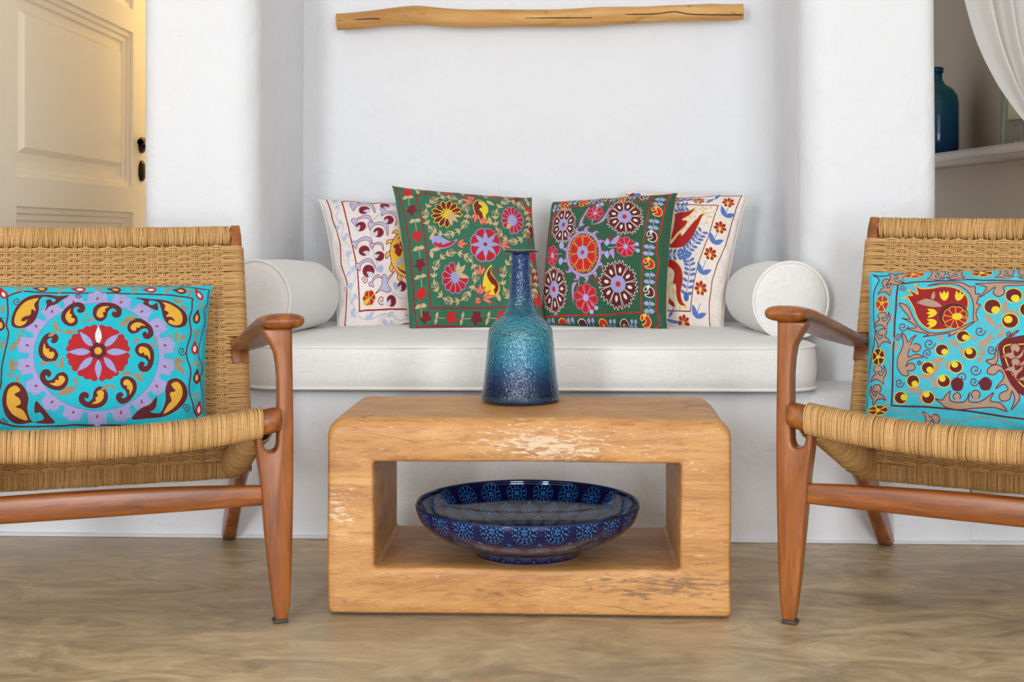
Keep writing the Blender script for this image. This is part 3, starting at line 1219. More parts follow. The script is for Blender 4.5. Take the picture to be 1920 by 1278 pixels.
    # tan sprigs
    for x, y, an, L in ((450, 480, -95, 105), (500, 500, -130, 70), (515, 500, -10, 110), (385, 530, -30, 90), (690, 360, -60, 60), (700, 390, -10, 85), (680, 400, -140, 40), (1010, 440, -60, 130), (1010, 440, -120, 60), (1040, 380, -20, 110), (1100, 590, -50, 70), (1110, 540, 20, 60), (1250, 580, 30, 80), (1270, 560, -40, 60),
                       (1100, 830, 40, 120), (1090, 830, 175, 95), (1150, 850, -30, 70), (900, 930, 150, 95), (900, 930, 30, 70), (620, 950, 160, 180), (610, 940, -80, 85), (490, 800, -80, 110), (470, 770, -140, 60), (310, 750, 0, 80),
                       (130, 590, -70, 90), (70, 640, -50, 120), (190, 500, -120, 70), (80, 700, 80, 140), (110, 780, -60, 60), (60, 820, 60, 60), (150, 850, 120, 70), (1480, 570, -90, 110), (1520, 560, -60, 90), (1440, 540, -130, 60), (1470, 700, 70, 130), (1470, 700, 20, 100), (1500, 760, 50, 90), (1520, 230, 40, 90), (1450, 190, 10, 110), (1545, 300, 70, 90), (180, 940, -130, 60)):
        S.leaf(x, y, L, L * .36, an, TAUPE)
    for P_ in ([(120, 450), (130, 500), (180, 515)], [(500, 495), (540, 460)], [(1450, 640), (1500, 600), (1520, 480)], [(80, 900), (90, 860), (150, 850), (180, 800)], [(1470, 690), (1540, 740), (1555, 860)], [(330, 750), (400, 735), (440, 740), (480, 790)], [(870, 990), (900, 930)]):
        S.line(P_, TAUPE, 6)
    S.poly([(85, 400), (100, 300), (160, 200), (260, 145), (380, 138), (470, 155), (560, 148), (500, 195), (450, 235), (400, 250), (360, 292), (375, 235), (366, 200), (400, 185), (430, 215), (448, 188), (400, 170), (345, 160), (312, 200), (305, 300), (270, 390), (200, 440), (120, 440)], MAR)
    S.poly([(110, 390), (130, 290), (200, 205), (305, 170), (272, 230), (284, 290), (250, 272), (240, 325), (185, 345), (165, 375), (190, 385), (215, 368), (200, 405), (150, 428)], GOLD)
    S.poly([(1120, 170), (1250, 180), (1350, 190), (1450, 220), (1530, 270), (1578, 340), (1565, 410), (1500, 442), (1420, 425), (1370, 365), (1345, 270), (1320, 215), (1250, 196), (1240, 230), (1275, 238), (1310, 220), (1318, 288), (1250, 262), (1190, 225), (1200, 200)], MAR)
    S.poly([(1360, 215), (1440, 240), (1510, 290), (1537, 350), (1522, 405), (1470, 422), (1410, 400), (1425, 372), (1470, 385), (1440, 350), (1390, 345), (1412, 310), (1375, 285), (1385, 250)], GOLD)
    S.poly([(10, 1060), (25, 970), (70, 912), (140, 905), (200, 960), (225, 1040), (215, 1120), (240, 1200), (300, 1232), (440, 1235), (400, 1180), (340, 1110), (285, 1060), (275, 1150), (320, 1150), (350, 1200), (250, 1225), (120, 1230), (40, 1170)], MAR)
    S.poly([(45, 1050), (60, 960), (120, 930), (157, 970), (110, 1000), (152, 1040), (160, 1080), (120, 1102), (180, 1130), (215, 1208), (110, 1170), (60, 1110)], GOLD)
    S.poly([(1385, 960), (1412, 890), (1480, 865), (1550, 900), (1585, 980), (1560, 1060), (1500, 1120), (1400, 1170), (1280, 1190), (1100, 1205), (1130, 1150), (1190, 1110), (1250, 1085), (1310, 1022), (1300, 1110), (1255, 1145), (1340, 1150), (1380, 1080), (1388, 1020)], MAR)
    S.poly([(1440, 912), (1490, 895), (1532, 940), (1535, 1010), (1490, 1080), (1430, 1130), (1370, 1155), (1410, 1085), (1440, 1050), (1425, 990), (1475, 970), (1448, 940)], GOLD)
    for x, y, r, a0 in ((130, 195, 38, 0), (635, 152, 27, 0), (1530, 640, 38, 0), (1575, 1112, 36, 180), (20, 1210, 30, 0)):
        S.spiral(x, y, r, MAR, 8, a0)
    return cl_, S


# ---- turquoise cushion with the tulip
def sheet_tulip():
    cl_ = Cloth([(112, 82), (1990, 40), (1960, 1360), (70, 1290)], (.016, .0, .012, .0))
    S = cl_.sheet(1800, 1240, (64, 192, 212))
    TP = (178, 148, 124)
    S.line([(150, 108), (200, 120), (300, 120), (500, 90), (900, 80), (1278, 70), (1930, 70), (1900, 1300), (1278, 1290), (700, 1260), (110, 1240), (112, 1100), (112, 1000), (140, 800), (182, 600), (165, 400), (165, 230), (200, 150)], MAR, 9, True)
    S.line([(352, 200), (600, 190), (900, 183), (1278, 190), (1800, 190)], MAR, 12)
    S.line([(352, 200), (336, 500), (325, 800), (308, 1110)], MAR, 14)
    S.line([(308, 1110), (600, 1125), (900, 1162), (1278, 1212), (1800, 1240), (1810, 190)], MAR, 12)
    scroll = [(-72, 48), (-44, 12), (-44, -28), (-64, -60), (-20, -42), (0, -20), (28, -44), (60, -32), (66, 2), (42, 26), (16, 14), (20, -4), (4, 0), (-8, 22), (30, 40), (72, 34), (24, 60), (-28, 46)]

    def scr(x, y, an, k=1., f_=1):
        S.shape(scroll, x, y, an, k, TP, DRED, 8, f_)
    for x, y, an, f_ in ((260, 215, -80, 1), (240, 480, -80, 1), (240, 610, -100, -1), (210, 880, -80, 1), (195, 1020, -100, -1), (330, 150, 0, 1), (640, 125, 0, 1), (785, 122, 180, -1), (1150, 115, 0, 1), (1310, 112, 180, -1), (600, 1215, 0, 1)):
        scr(x, y, an, .95, f_)
    S.line([(320, 190), (300, 280), (320, 400), (310, 500), (270, 550), (330, 620), (300, 700), (260, 730), (300, 820), (280, 900), (230, 945), (280, 1000), (270, 1100), (330, 1140), (450, 1180), (560, 1170), (700, 1215), (850, 1230), (950, 1200), (1200, 1240)], TP, 7)
    S.line([(320, 175), (470, 150), (600, 175), (700, 140), (830, 180), (970, 145), (1100, 180), (1278, 140)], TP, 6)
    for x, y, an, c_, l_ in ((465, 122, 0, (170, 50, 44), (240, 170, 50)), (232, 345, 100, (170, 50, 44), (240, 170, 50)), (975, 115, 0, DRED, (240, 190, 50)), (208, 752, 120, MAR, YEL), (200, 1135, 0, DRED, YEL)):
        S.flower(x, y, 78 if abs(an) < 5 else 50, 34 if abs(an) < 5 else 62, 5, c_, l_, 6, an, .0, .85)
        S.ell(x, y, 18, 14, 0, l_)
    # tulip
    S.poly([(385, 322), (440, 302), (470, 300), (432, 255), (478, 275), (512, 292), (484, 213), (525, 248), (610, 248), (700, 235), (800, 255), (862, 300), (887, 360), (870, 440), (810, 500), (745, 555), (680, 567), (600, 560), (540, 520), (500, 460), (480, 400), (450, 345), (430, 318)], (150, 14, 22), (244, 176, 40), 9)
    S.ell(775, 462, 112, 96, 0, MAR, (150, 100, 20), 3)
    S.flower(790, 478, 92, 84, 9, (160, 18, 24), (240, 176, 40), 6, 15, .1, 1.05)
    S.ell(806, 470, 40, 26, 0, YEL)
    for x, y, an in ((712, 350, -95), (805, 352, -70), (655, 438, 178), (655, 508, 170)):
        for dx in (-24, 0, 24):
            S.leaf(x, y, 82, 30, an + dx, YEL)
    for x, y, an, L in ((690, 390, 205, 150), (690, 392, 190, 200), (620, 340, -80, 70), (600, 350, 180, 90)):
        S.leaf(x, y, L, 30, an, TP)
    # scrolls round it
    S.poly([(365, 355), (430, 380), (470, 460), (520, 540), (600, 588), (700, 590), (800, 570), (935, 508), (850, 572), (745, 620), (750, 597), (650, 607), (550, 617), (592, 600), (500, 575), (430, 548), (500, 545), (450, 500), (390, 470), (450, 478), (400, 410)], TP, DRED, 8)
    S.poly([(580, 226), (700, 202), (820, 205), (900, 243), (935, 240), (940, 300), (970, 298), (950, 370), (975, 382), (945, 440), (957, 500), (925, 490), (925, 380), (890, 290), (800, 226), (700, 215)], TP, DRED, 8)
    S.poly([(945, 215), (1278, 205), (1500, 205), (1278, 225), (1150, 240), (1155, 290), (1110, 320), (1070, 290), (1080, 245), (975, 322), (1020, 245)], TP, DRED, 8)
    S.poly([(388, 578), (420, 615), (436, 655), (465, 625), (497, 603), (468, 650), (452, 700), (440, 768), (500, 748), (556, 773), (490, 780), (440, 800), (425, 850), (446, 902), (395, 895), (360, 840), (362, 770), (385, 720), (402, 660)], TP, DRED, 8)
    S.ell(500, 700, 34, 32, 0, TP, DRED, 8)
    S.ell(462, 842, 32, 28, 0, TP, DRED, 8)
    S.ell(470, 690, 22, 16, -20, TP)
    S.ell(430, 850, 20, 14, 0, TP)
    S.poly([(640, 1070), (690, 1078), (715, 1050), (752, 1017), (745, 1060), (762, 1090), (830, 1098), (870, 1085), (898, 1030), (892, 1090), (960, 1098), (1020, 1070), (1073, 1032), (1050, 1090), (1120, 1105), (1170, 1163), (1080, 1138), (950, 1140), (820, 1148), (720, 1130), (680, 1100)], TP, DRED, 8)
    S.ell(802, 1056, 28, 26, 0, TP, DRED, 8)
    S.ell(942, 1044, 32, 30, 0, TP, DRED, 8)
    S.ell(806, 1082, 20, 14, 0, TP)
    S.ell(938, 1076, 24, 14, 0, TP)
    # branch with berries
    S.line([(850, 485), (960, 510), (1040, 580), (1075, 660), (1000, 690), (900, 640), (760, 760), (640, 900), (560, 1000), (420, 1050)], TP, 6)
    S.line([(1075, 660), (1090, 500), (1150, 440), (1278, 400), (1500, 300)], TP, 6)
    for x, y, an, L in ((1080, 540, -130, 120), (1080, 560, -20, 80), (1100, 640, -50, 110), (1060, 640, 150, 130), (1000, 700, 100, 100), (1150, 450, -80, 110), (1150, 440, 10, 130), (1060, 600, 120, 80), (830, 690, 200, 110), (840, 700, 80, 90), (900, 640, -20, 60), (720, 800, 180, 110), (730, 800, 80, 90), (640, 900, -70, 100), (640, 900, 170, 120), (640, 920, 90, 100), (540, 1000, 180, 120), (540, 1010, 100, 90), (650, 650, -30, 80), (960, 820, -60, 80), (345, 720, -80, 80)):
        S.leaf(x, y, L, L * .4, an, TP)
    for x, y, dx, dy in ((1065, 395, 24, 26), (1222, 310, 12, 22), (1197, 505, -14, -10), (850, 622, 18, 8), (695, 722, 20, 14), (905, 747, -8, -14), (590, 852, 14, 14), (797, 845, -8, -16), (477, 942, 12, 20), (706, 947, -10, -18), (378, 1055, 24, -2), (585, 1060, -12, -24), (1330, 420, 10, 10), (1420, 330, 10, 10), (1500, 450, 10, 10)):
        R_ = 62 if x > 1000 else 48
        S.ell(x, y, R_, R_ * .9, 0, (96, 10, 28), YEL, 7)
        S.ell(x + dx, y + dy, R_ * .52, R_ * .46, 0, YEL)
    # large paisley on the right
    S.poly([(1115, 700), (1160, 650), (1278, 615), (1450, 600), (1600, 660), (1640, 800), (1560, 960), (1400, 1060), (1278, 1045), (1200, 965), (1140, 845)], (104, 10, 26))
    S.line([(1150, 715), (1190, 685), (1278, 680), (1450, 680), (1540, 800), (1450, 960), (1330, 1000), (1240, 930), (1180, 830)], YEL, 9, True)
    for x, y, k in ((1225, 750, 1.1), (1230, 850, 1.0), (1380, 800, 1.5), (1330, 920, 1.0)):
        S.shape(scroll, x, y, -60, k, TP, DRED, 7)
    for P_ in ([(1260, 575), (1215, 620), (1140, 660), (1110, 720), (1105, 800), (1070, 830), (1020, 800), (1080, 780), (1100, 700), (1180, 625)], [(1090, 830), (1040, 850), (1030, 890), (1080, 900), (1120, 870), (1150, 920), (1090, 1000), (1150, 970), (1180, 1010), (1120, 1040), (1130, 1090), (1190, 1080), (1210, 1020), (1230, 1080), (1205, 1150), (1260, 1090), (1260, 1040), (1200, 960), (1140, 850)]):
        S.poly(P_, TP, DRED, 8)
    for x, y, r, a0 in ((600, 672, 45, 0), (588, 745, 36, 90), (397, 535, 36, 0), (370, 612, 28, 90), (372, 950, 36, 0), (975, 582, 40, 0), (1062, 722, 36, 0), (940, 865, 44, 0), (845, 920, 42, 90), (930, 950, 36, 0), (1190, 602, 25, 0), (527, 812, 20, 0), (390, 232, 28, 0)):
        S.spiral(x, y, r, (124, 20, 60), 8, a0)
    for x, y in ((805, 970), (1015, 968)):
        S.flower(x, y, 46, 48, 5, (96, 12, 28), None, 0, 90, .05, 1.1)
    return cl_, S


# ---- left green cushion
def sheet_wreaths():
    cl_ = Cloth([(15, 28), (1182, 128), (1300, 1222), (158, 1255)], (.036, .03, .035, .006))
    S = cl_.sheet(1500, 1500, (46, 108, 80))
    S.line([(55, 60), (200, 85), (400, 102), (700, 130), (950, 158), (1100, 160), (1165, 150), (1172, 230), (1180, 600), (1220, 900), (1262, 1190), (800, 1228), (220, 1222), (205, 1100), (188, 900), (170, 720), (152, 520), (128, 350), (85, 180)], (150, 26, 36), 10, True, False)
    S.line([(215, 165), (300, 158), (600, 166), (900, 190), (1112, 218), (1140, 600), (1190, 1085), (800, 1108), (328, 1102), (318, 950), (302, 750), (285, 550), (258, 350)], (150, 26, 36), 12, True, False)

    def bloom(x, y, rx, ry, c_, an):
        for i in range(5):
            a_ = math.radians(an + 72 * i)
            k_ = 1.25 if (i == 0 and ry > 30) else 1
            S.ell(x + rx * .55 * k_ * math.cos(a_), y + ry * .55 * k_ * math.sin(a_), 22 * rx / 42 * k_, 15 * ry / 44 + 1, an + 72 * i, c_)
        S.ell(x, y, rx * .4, ry * .4, 0, c_)
    B_ = [(150, 125, 1), (180, 290, 0), (218, 520, 1), (243, 755, 0), (253, 985, 1), (290, 1160, 0), (515, 1166, 1), (720, 1168, 0), (925, 1166, 1), (1110, 1162, 0), (1148, 275, 1), (1162, 460, 0), (1172, 660, 1), (1195, 840, 0), (1220, 1020, 1)]
    for i_, (x, y, k) in enumerate(B_):
        bloom(x, y, 42, 46, (200, 20, 24) if k else (118, 12, 24), 90 if (i_ < 5 or i_ > 9) else 20)
    for x, y, k in ((305, 112, 0), (495, 130, 1), (690, 149, 0), (870, 162, 1), (1040, 178, 0)):
        bloom(x, y, 46, 22, (200, 20, 24) if k else (118, 12, 24), 10)
    for x, y in ((150, 170), (205, 385), (235, 615), (246, 845), (252, 1070)):
        S.leaf(x, y, 52, 34, 160, TANC)
        S.leaf(x, y, 52, 34, 15, TANC)
        S.line([(x, y), (x + 10, y + 90)], TANC, 5)
    for x, y in ((225, 115), (410, 120), (600, 140), (790, 155), (955, 168), (1130, 190), (385, 1172), (605, 1172), (815, 1172), (1010, 1170)):
        S.leaf(x, y, 46, 26, -80 if y > 1000 else -100, TANC)
        S.leaf(x, y, 46, 26, 100 if y > 1000 else 60, TANC)
        S.line([(x, y), (x + 75, y)], TANC, 5)

    def wreath(cx, cy, rx, ry, n=20, a0=0):
        for i in range(n):
            t = 2 * PI * i / n + a0
            x, y = cx + rx * math.cos(t), cy + ry * math.sin(t)
            tan_ = math.degrees(t) + 90
            if i % 3 == 2:
                S.spiral(x + 22 * math.cos(t), y + 22 * math.sin(t), 20, TANC, 5, tan_, 1.2, 1)
                S.spiral(x - 20 * math.cos(t), y - 20 * math.sin(t), 17, TANC, 5, tan_, 1.2, -1)
                S.leaf(x, y, 46, 18, tan_, TANC)
            else:
                S.leaf(x, y, 46, 17, tan_ + 42, TANC)
                S.leaf(x, y, 46, 17, tan_ - 42, TANC)
                S.leaf(x, y, 44, 16, tan_, TANC)
        t = np.linspace(0, 2 * PI, 60)
        S.line(np.stack([cx + rx * np.cos(t), cy + ry * np.sin(t)], 1), TANC, 4, smooth=False)
    wreath(465, 358, 172, 172, 21)
    wreath(528, 866, 172, 186, 21, .4)
    wreath(1000, 395, 138, 178, 20)
    wreath(1060, 880, 140, 180, 20)
    S.flower(468, 350, 125, 120, 13, (112, 14, 24), YEL, 6, 62, .3, .98, 'point', (0, 12))
    S.ell(478, 358, 38, 42, 0, (232, 184, 44))
    for an in (20, 55, 90):
        S.leaf(485, 365, 100, 36, an - 15, TANC)
    S.flower(1003, 390, 92, 118, 14, (184, 16, 30), (170, 160, 220), 5, 120, .3, .98, 'round', (0,))
    S.ell(1000, 395, 38, 46, 0, (156, 162, 214))
    S.leaf(985, 410, 70, 36, 110, TANC)
    S.flower(535, 875, 112, 122, 12, (184, 16, 30), (170, 160, 220), 5, 12, .3, .98, 'round', (9, 10, 11))
    S.ell(535, 872, 36, 42, 0, (156, 160, 208))
    for an in (-85, -48, 15):
        S.leaf(555, 850, 100, 38, an, TANC)
    S.flower(1070, 880, 90, 110, 12, (112, 14, 24), YEL, 6, 12, .3, .98)
    S.flower(778, 620, 122, 142, 8, (184, 16, 30), (170, 160, 220), 6, 22, .25, 1.02)
    for i in range(8):
        t = math.radians(i * 45)
        S.leaf(778 + 8 * math.cos(t), 618 + 8 * math.sin(t), 108, 38, i * 45, (156, 160, 208))
    S.ell(776, 620, 14, 16, 0, (150, 16, 30))
    # paisleys
    S.poly([(690, 290), (700, 240), (740, 213), (790, 250), (806, 320), (782, 370), (800, 430), (750, 412), (704, 350)], (116, 14, 28), YEL, 8)
    S.poly([(740, 225), (790, 252), (803, 320), (778, 370), (796, 428), (768, 390), (755, 340), (735, 312), (762, 282), (738, 255)], YEL)
    S.poly([(345, 590), (355, 550), (400, 540), (450, 570), (500, 592), (550, 573), (510, 615), (450, 640), (388, 635)], (156, 160, 208), (170, 160, 220), 7)
    S.poly([(350, 602), (375, 590), (395, 602), (415, 590), (430, 612), (470, 600), (538, 582), (500, 618), (445, 636), (388, 630)], (190, 24, 36))
    S.poly([(825, 790), (820, 840), (862, 900), (892, 950), (880, 1010), (840, 1030), (790, 1000), (763, 940), (775, 860), (800, 815)], (240, 204, 40), YEL, 8)
    S.poly([(824, 797), (820, 850), (870, 910), (886, 960), (865, 1012), (848, 980), (858, 950), (820, 920), (790, 855)], (116, 14, 28))

    def coral(x, y, an, L=80):
        for dx, k in ((-34, .8), (0, 1), (34, .8)):
            S.leaf(x, y, L * k, 24, an + dx, CORAL, (196, 40, 44), 5)
    for x, y, an, L in ((690, 240, -160, 110), (690, 215, -120, 60), (710, 350, 100, 90), (740, 400, 40, 70), (555, 608, 0, 85), (900, 605, 20, 100), (745, 860, -100, 90), (740, 1010, -90, 90), (760, 1040, -10, 110), (740, 1045, 150, 50)):
        coral(x, y, an, L)
    for x, y in ((850, 490), (890, 545), (862, 830)):
        S.spiral(x, y, 26, (160, 28, 36), 7, 0)
    for x, y, an in ((325, 570, -60), (345, 720, -100), (335, 650, 0), (825, 450, -100), (800, 220, 40), (905, 1060, -120)):
        S.leaf(x, y, 80, 32, an, TANC)
    return cl_, S


# ---- right green cushion
def sheet_rosettes():
    cl_ = Cloth([(122, 128), (1193, 50), (1108, 1232), (28, 1165)], (-.008, .045, .02, .0))
    S = cl_.sheet(1500, 1500, (32, 88, 58))
    R2 = (186, 24, 28)
    S.line([(165, 158), (300, 155), (500, 146), (750, 118), (900, 92), (1135, 80), (1112, 150), (1090, 200), (1070, 350), (1020, 590), (1042, 700), (1015, 900), (1022, 1080), (1042, 1190), (900, 1225), (500, 1212), (45, 1158), (60, 950), (100, 650), (125, 420), (140, 260)], R2, 12, True, False)
    S.line([(150, 262), (200, 232), (350, 212), (500, 203), (750, 190), (975, 170), (950, 300), (930, 400), (905, 700), (893, 1112), (700, 1125), (500, 1140), (300, 1135), (48, 1130), (95, 700), (120, 450)], R2, 11, True, False)
    DM = (84, 12, 28)
    PK = (236, 196, 190)
    for cx, cy, rx, ry, an, n in ((238, 385, 100, 158, -20, 8), (755, 335, 150, 150, 15, 8), (160, 930, 105, 180, 0, 8), (702, 905, 158, 185, 10, 8)):
        S.flower(cx, cy, rx * 1.02, ry * 1.02, n, DM, PK, 5, an, .2, .85, 'rag', drop=.62, dc=(232, 222, 204))
        S.flower(cx, cy, rx * .40, ry * .38, 8, (156, 160, 208), None, 0, an, 0, 1.3)
        S.ell(cx, cy, rx * .13, ry * .13, 0, (200, 24, 40))
    # ring round the middle rosette
    cx, cy = 415, 650
    t = np.linspace(0, 2 * PI, 80)
    S.line(np.stack([cx + 138 * np.cos(t), cy + 182 * np.sin(t)], 1), (168, 40, 90), 30, smooth=False)
    S.line(np.stack([cx + 138 * np.cos(t), cy + 182 * np.sin(t)], 1), (162, 158, 206), 20, smooth=False)
    for i in range(13):
        a_ = 2 * PI * i / 13
        x, y = cx + 146 * math.cos(a_), cy + 194 * math.sin(a_)
        S.shape([(0, -16), (22, -12), (38, 6), (30, 22), (24, 4), (8, 12), (0, 14)], x, y, math.degrees(a_), 1.15, (162, 158, 206), (168, 40, 90), 4)
    S.flower(410, 648, 118, 158, 8, (188, 26, 24), ORG, 7, 20, .25, .86, 'rag')
    S.flower(408, 645, 46, 58, 7, (156, 160, 208), None, 0, 0, 0, 1.3)
    S.ell(408, 645, 13, 20, 0, (190, 24, 40))
    for x, y, rx, ry, n in ((498, 292, 72, 66, 7), (150, 645, 46, 88, 8), (768, 595, 80, 84, 8), (425, 1008, 98, 112, 8)):
        S.flower(x, y, rx, ry, n, (176, 16, 34), PINK, 6, 10, .2, .82)
        S.ell(x, y, rx * .24, ry * .24, 0, (168, 172, 224))
    for P_ in ([(820, 590), (865, 565)], [(820, 600), (870, 618)], [(460, 1050), (505, 1085)], [(440, 1060), (462, 1110)], [(500, 260), (518, 215)], [(505, 260), (550, 212)], [(690, 600), (620, 605)], [(372, 860), (372, 910)], [(480, 340), (478, 390)], [(190, 640), (230, 640)]):
        S.line(P_, PLAV, 5)
    for x, y in ((862, 566), (868, 618), (507, 1086), (462, 1112), (516, 216), (552, 212)):
        S.ell(x, y, 17, 17, 0, (172, 178, 226))
    for x, y, an in ((605, 590, -80), (605, 630, 80), (225, 600, -85), (225, 670, 95)):
        S.leaf(x, y, 70, 42, an, (168, 172, 222))
    for P_ in ([(370, 400), (382, 340), (430, 235), (445, 235), (410, 320), (400, 380), (420, 395), (375, 420)], [(470, 400), (540, 370), (590, 300), (632, 222), (610, 310), (575, 372), (520, 395)], [(635, 560), (700, 500), (722, 505), (690, 570), (650, 575)], [(625, 640), (668, 612), (672, 700), (645, 670)], [(308, 940), (320, 890), (360, 885), (330, 930), (318, 1050)]):
        S.poly(P_, (162, 158, 206), (168, 40, 90), 5)
    for x, y in ((635, 510), (505, 865), (968, 128)):
        S.spiral(x, y, 26, (140, 22, 34), 8, 0)
    kid = [(-44, -6), (-30, -36), (6, -40), (38, -18), (44, 16), (26, 42), (-12, 46), (-34, 30), (-6, 22), (4, 4), (-10, -10), (-28, 4)]
    for x, y, k in ((1022, 255, 0), (985, 482, 1), (960, 712, 0), (960, 948, 1), (920, 1170, 0)):
        S.shape(kid, x, y, 0, 1.0, (200, 34, 20) if k == 0 else DM, (250, 190, 70) if k == 0 else (232, 214, 206), 7)
        S.ell(x - 5, y - 34, 13, 20, 20, (240, 200, 50) if k == 0 else (226, 216, 216))
    for x, y in ((1045, 140), (1030, 188), (1003, 352), (997, 410), (965, 575), (957, 632), (970, 812), (965, 868), (962, 1045), (958, 1102)):
        S.leaf(x, y, 50, 36, 0, (160, 163, 206))
        S.leaf(x, y, 50, 36, 180, (160, 163, 206))
        S.line([(x - 5, y + 30), (x + 8, y - 30)], (160, 163, 206), 5)
    for x, y, k in ((235, 190, 0), (385, 178, 0), (545, 158, 1), (722, 150, 0), (900, 126, 1)):
        S.shape(kid, x, y, -100, .78, (200, 34, 20) if k == 0 else DM, (250, 190, 70) if k == 0 else (232, 214, 206), 6)
    for x, y in ((165, 205), (312, 170), (462, 165), (640, 148), (810, 132), (105, 1175), (270, 1180), (440, 1186), (622, 1192), (810, 1196)):
        dy = 1 if y > 600 else .7
        for dx in (-18, 16):
            S.leaf(x + dx, y, 36, 26, -70, (160, 163, 206))
            S.leaf(x + dx, y, 36, 26, 110, (160, 163, 206))
    for x, y, k in ((200, 1182, 0), (362, 1190, 1), (540, 1195, 0), (725, 1198, 1)):
        S.shape(kid, x, y, -60, .8, (200, 34, 20) if k == 0 else DM, (250, 190, 70) if k == 0 else (232, 214, 206), 6)
    return cl_, S


# ---- left white cushion
def sheet_crescents():
    cl_ = Cloth([(18, 98), (1120, 160), (1170, 1195), (168, 1208)], (.055, .03, .02, .0))
    S = cl_.sheet(1400, 1400, (238, 228, 222))
    D2 = (136, 18, 36)
    LV = (184, 190, 218)
    S.line([(82, 112), (110, 100), (330, 122), (600, 142), (1050, 175), (1120, 1175), (760, 1172), (500, 1190), (262, 1182), (250, 1165), (262, 1050), (270, 882), (222, 740), (214, 560), (150, 330), (118, 190)], (160, 22, 38), 9, True, False)
    S.line([(228, 172), (330, 165), (400, 185), (700, 187), (1020, 215), (1060, 1080), (760, 1083), (372, 1087), (355, 800), (300, 520), (262, 330)], (160, 22, 38), 11, True, False)
    # trailing vine in the border
    S.line([(150, 150), (200, 240), (180, 330), (240, 400), (230, 520), (300, 620), (280, 740), (340, 850), (290, 960), (330, 1060), (380, 1130), (480, 1140), (600, 1110), (720, 1150), (900, 1120), (1080, 1140)], LV, 6)
    S.line([(150, 135), (300, 150), (420, 160), (560, 150), (760, 170), (1000, 185)], LV, 6)
    for x, y, an in ((150, 140, 30), (200, 210, 120), (205, 360, 60), (200, 400, 100), (255, 480, 40), (260, 500, 110), (270, 640, 80), (262, 650, 10), (310, 760, 60), (300, 790, 120), (295, 880, 80), (290, 900, 150), (325, 960, 60), (325, 990, 120), (300, 1090, 40), (300, 1100, -50), (420, 1130, 0), (450, 1130, -40), (560, 1150, 20), (600, 1130, -30), (620, 1150, 40), (740, 1120, 10), (340, 150, 10), (420, 160, 20), (540, 150, 0), (900, 1130, 10), (1000, 1140, 0)):
        S.leaf(x, y, 58, 30, an, (192, 196, 220))
    S.line([(540, 800), (500, 700), (478, 560), (465, 430), (505, 360), (560, 310), (700, 280)], LV, 9)
    S.line([(470, 450), (430, 440)], LV, 8)
    S.line([(620, 960), (700, 1005), (760, 1010)], LV, 8)
    cap = [(-115, 0), (-98, -28), (-62, -18), (0, -38), (60, -30), (85, 5), (92, 92), (55, 10), (-10, -8), (-60, 15), (-82, 62), (-98, 38)]
    for x, y, an, k, f_ in ((410, 215, 0, 1, 1), (400, 360, -8, .8, 1), (400, 560, -14, .8, 1), (420, 745, -18, .75, 1), (540, 430, 10, .85, 1), (640, 330, 30, .8, 1), (520, 595, 0, .55, 1), (640, 215, 20, .8, 1), (500, 880, -40, .55, 1)):
        S.shape(cap, x, y, an, k, (190, 192, 226), (160, 24, 50), 5, f_)
    for x, y, r, an in ((415, 268, 46, 30), (585, 225, 40, 60), (385, 432, 44, 150), (615, 375, 42, 150), (530, 490, 44, 150), (412, 642, 46, 40), (535, 690, 42, 180), (445, 812, 50, 60), (718, 925, 38, 140), (632, 1030, 40, 140), (705, 318, 30, 150), (880, 300, 44, 60), (900, 900, 44, 60)):
        S.ell(x, y, r, r, 0, (128, 14, 30), (200, 190, 220), 4)
        a_ = math.radians(an)
        S.ell(x + r * .72 * math.cos(a_), y + r * .72 * math.sin(a_), r * .5, r * .42, an, (214, 208, 222))
        S.ell(x + r * .3 * math.cos(a_ + .8), y + r * .3 * math.sin(a_ + .8), r * .22, r * .22, an, (190, 192, 226))
    # medallion
    for i in range(12):
        a_ = 2 * PI * i / 12
        S.shape([(0, -30), (25, -22), (48, -45), (55, -10), (30, 10), (0, 30)], 770 + 130 * math.cos(a_), 668 + 180 * math.sin(a_), math.degrees(a_), 1, (236, 190, 84), (150, 20, 30), 6)
    S.ell(770, 668, 148, 196, 0, (236, 190, 84), (150, 20, 30), 6)
    S.ell(775, 668, 132, 172, 0, (150, 18, 26))
    S.poly([(640, 700), (640, 600), (700, 540), (760, 520), (700, 580), (720, 640), (690, 620), (660, 660), (700, 700), (730, 640), (760, 720), (800, 640), (900, 640), (880, 760), (780, 820), (680, 780)], (226, 184, 62))
    S.poly([(650, 610), (690, 590), (700, 620), (670, 640)], (150, 18, 26))
    S.leaf(670, 780, 110, 34, -50, (168, 172, 222))
    S.poly([(500, 982), (548, 930), (560, 850), (585, 845), (600, 870), (662, 808), (600, 905), (628, 950), (600, 975), (545, 962)], (190, 192, 226), (160, 24, 50), 5)
    for x, y, an in ((545, 250, 60), (550, 760, 90), (660, 890, 80), (500, 790, 30)):
        S.leaf(x, y, 70, 36, an, (176, 186, 218))
    S.flower(450, 1005, 50, 52, 6, (176, 22, 30), (236, 180, 60), 6, 0, 0, 1.1, 'point')
    S.leaf(450, 1015, 60, 36, 150, (236, 190, 70))
    S.spiral(415, 882, 28, (150, 20, 50), 6, 200)
    S.spiral(550, 1025, 30, (150, 20, 50), 6, 60)
    return cl_, S


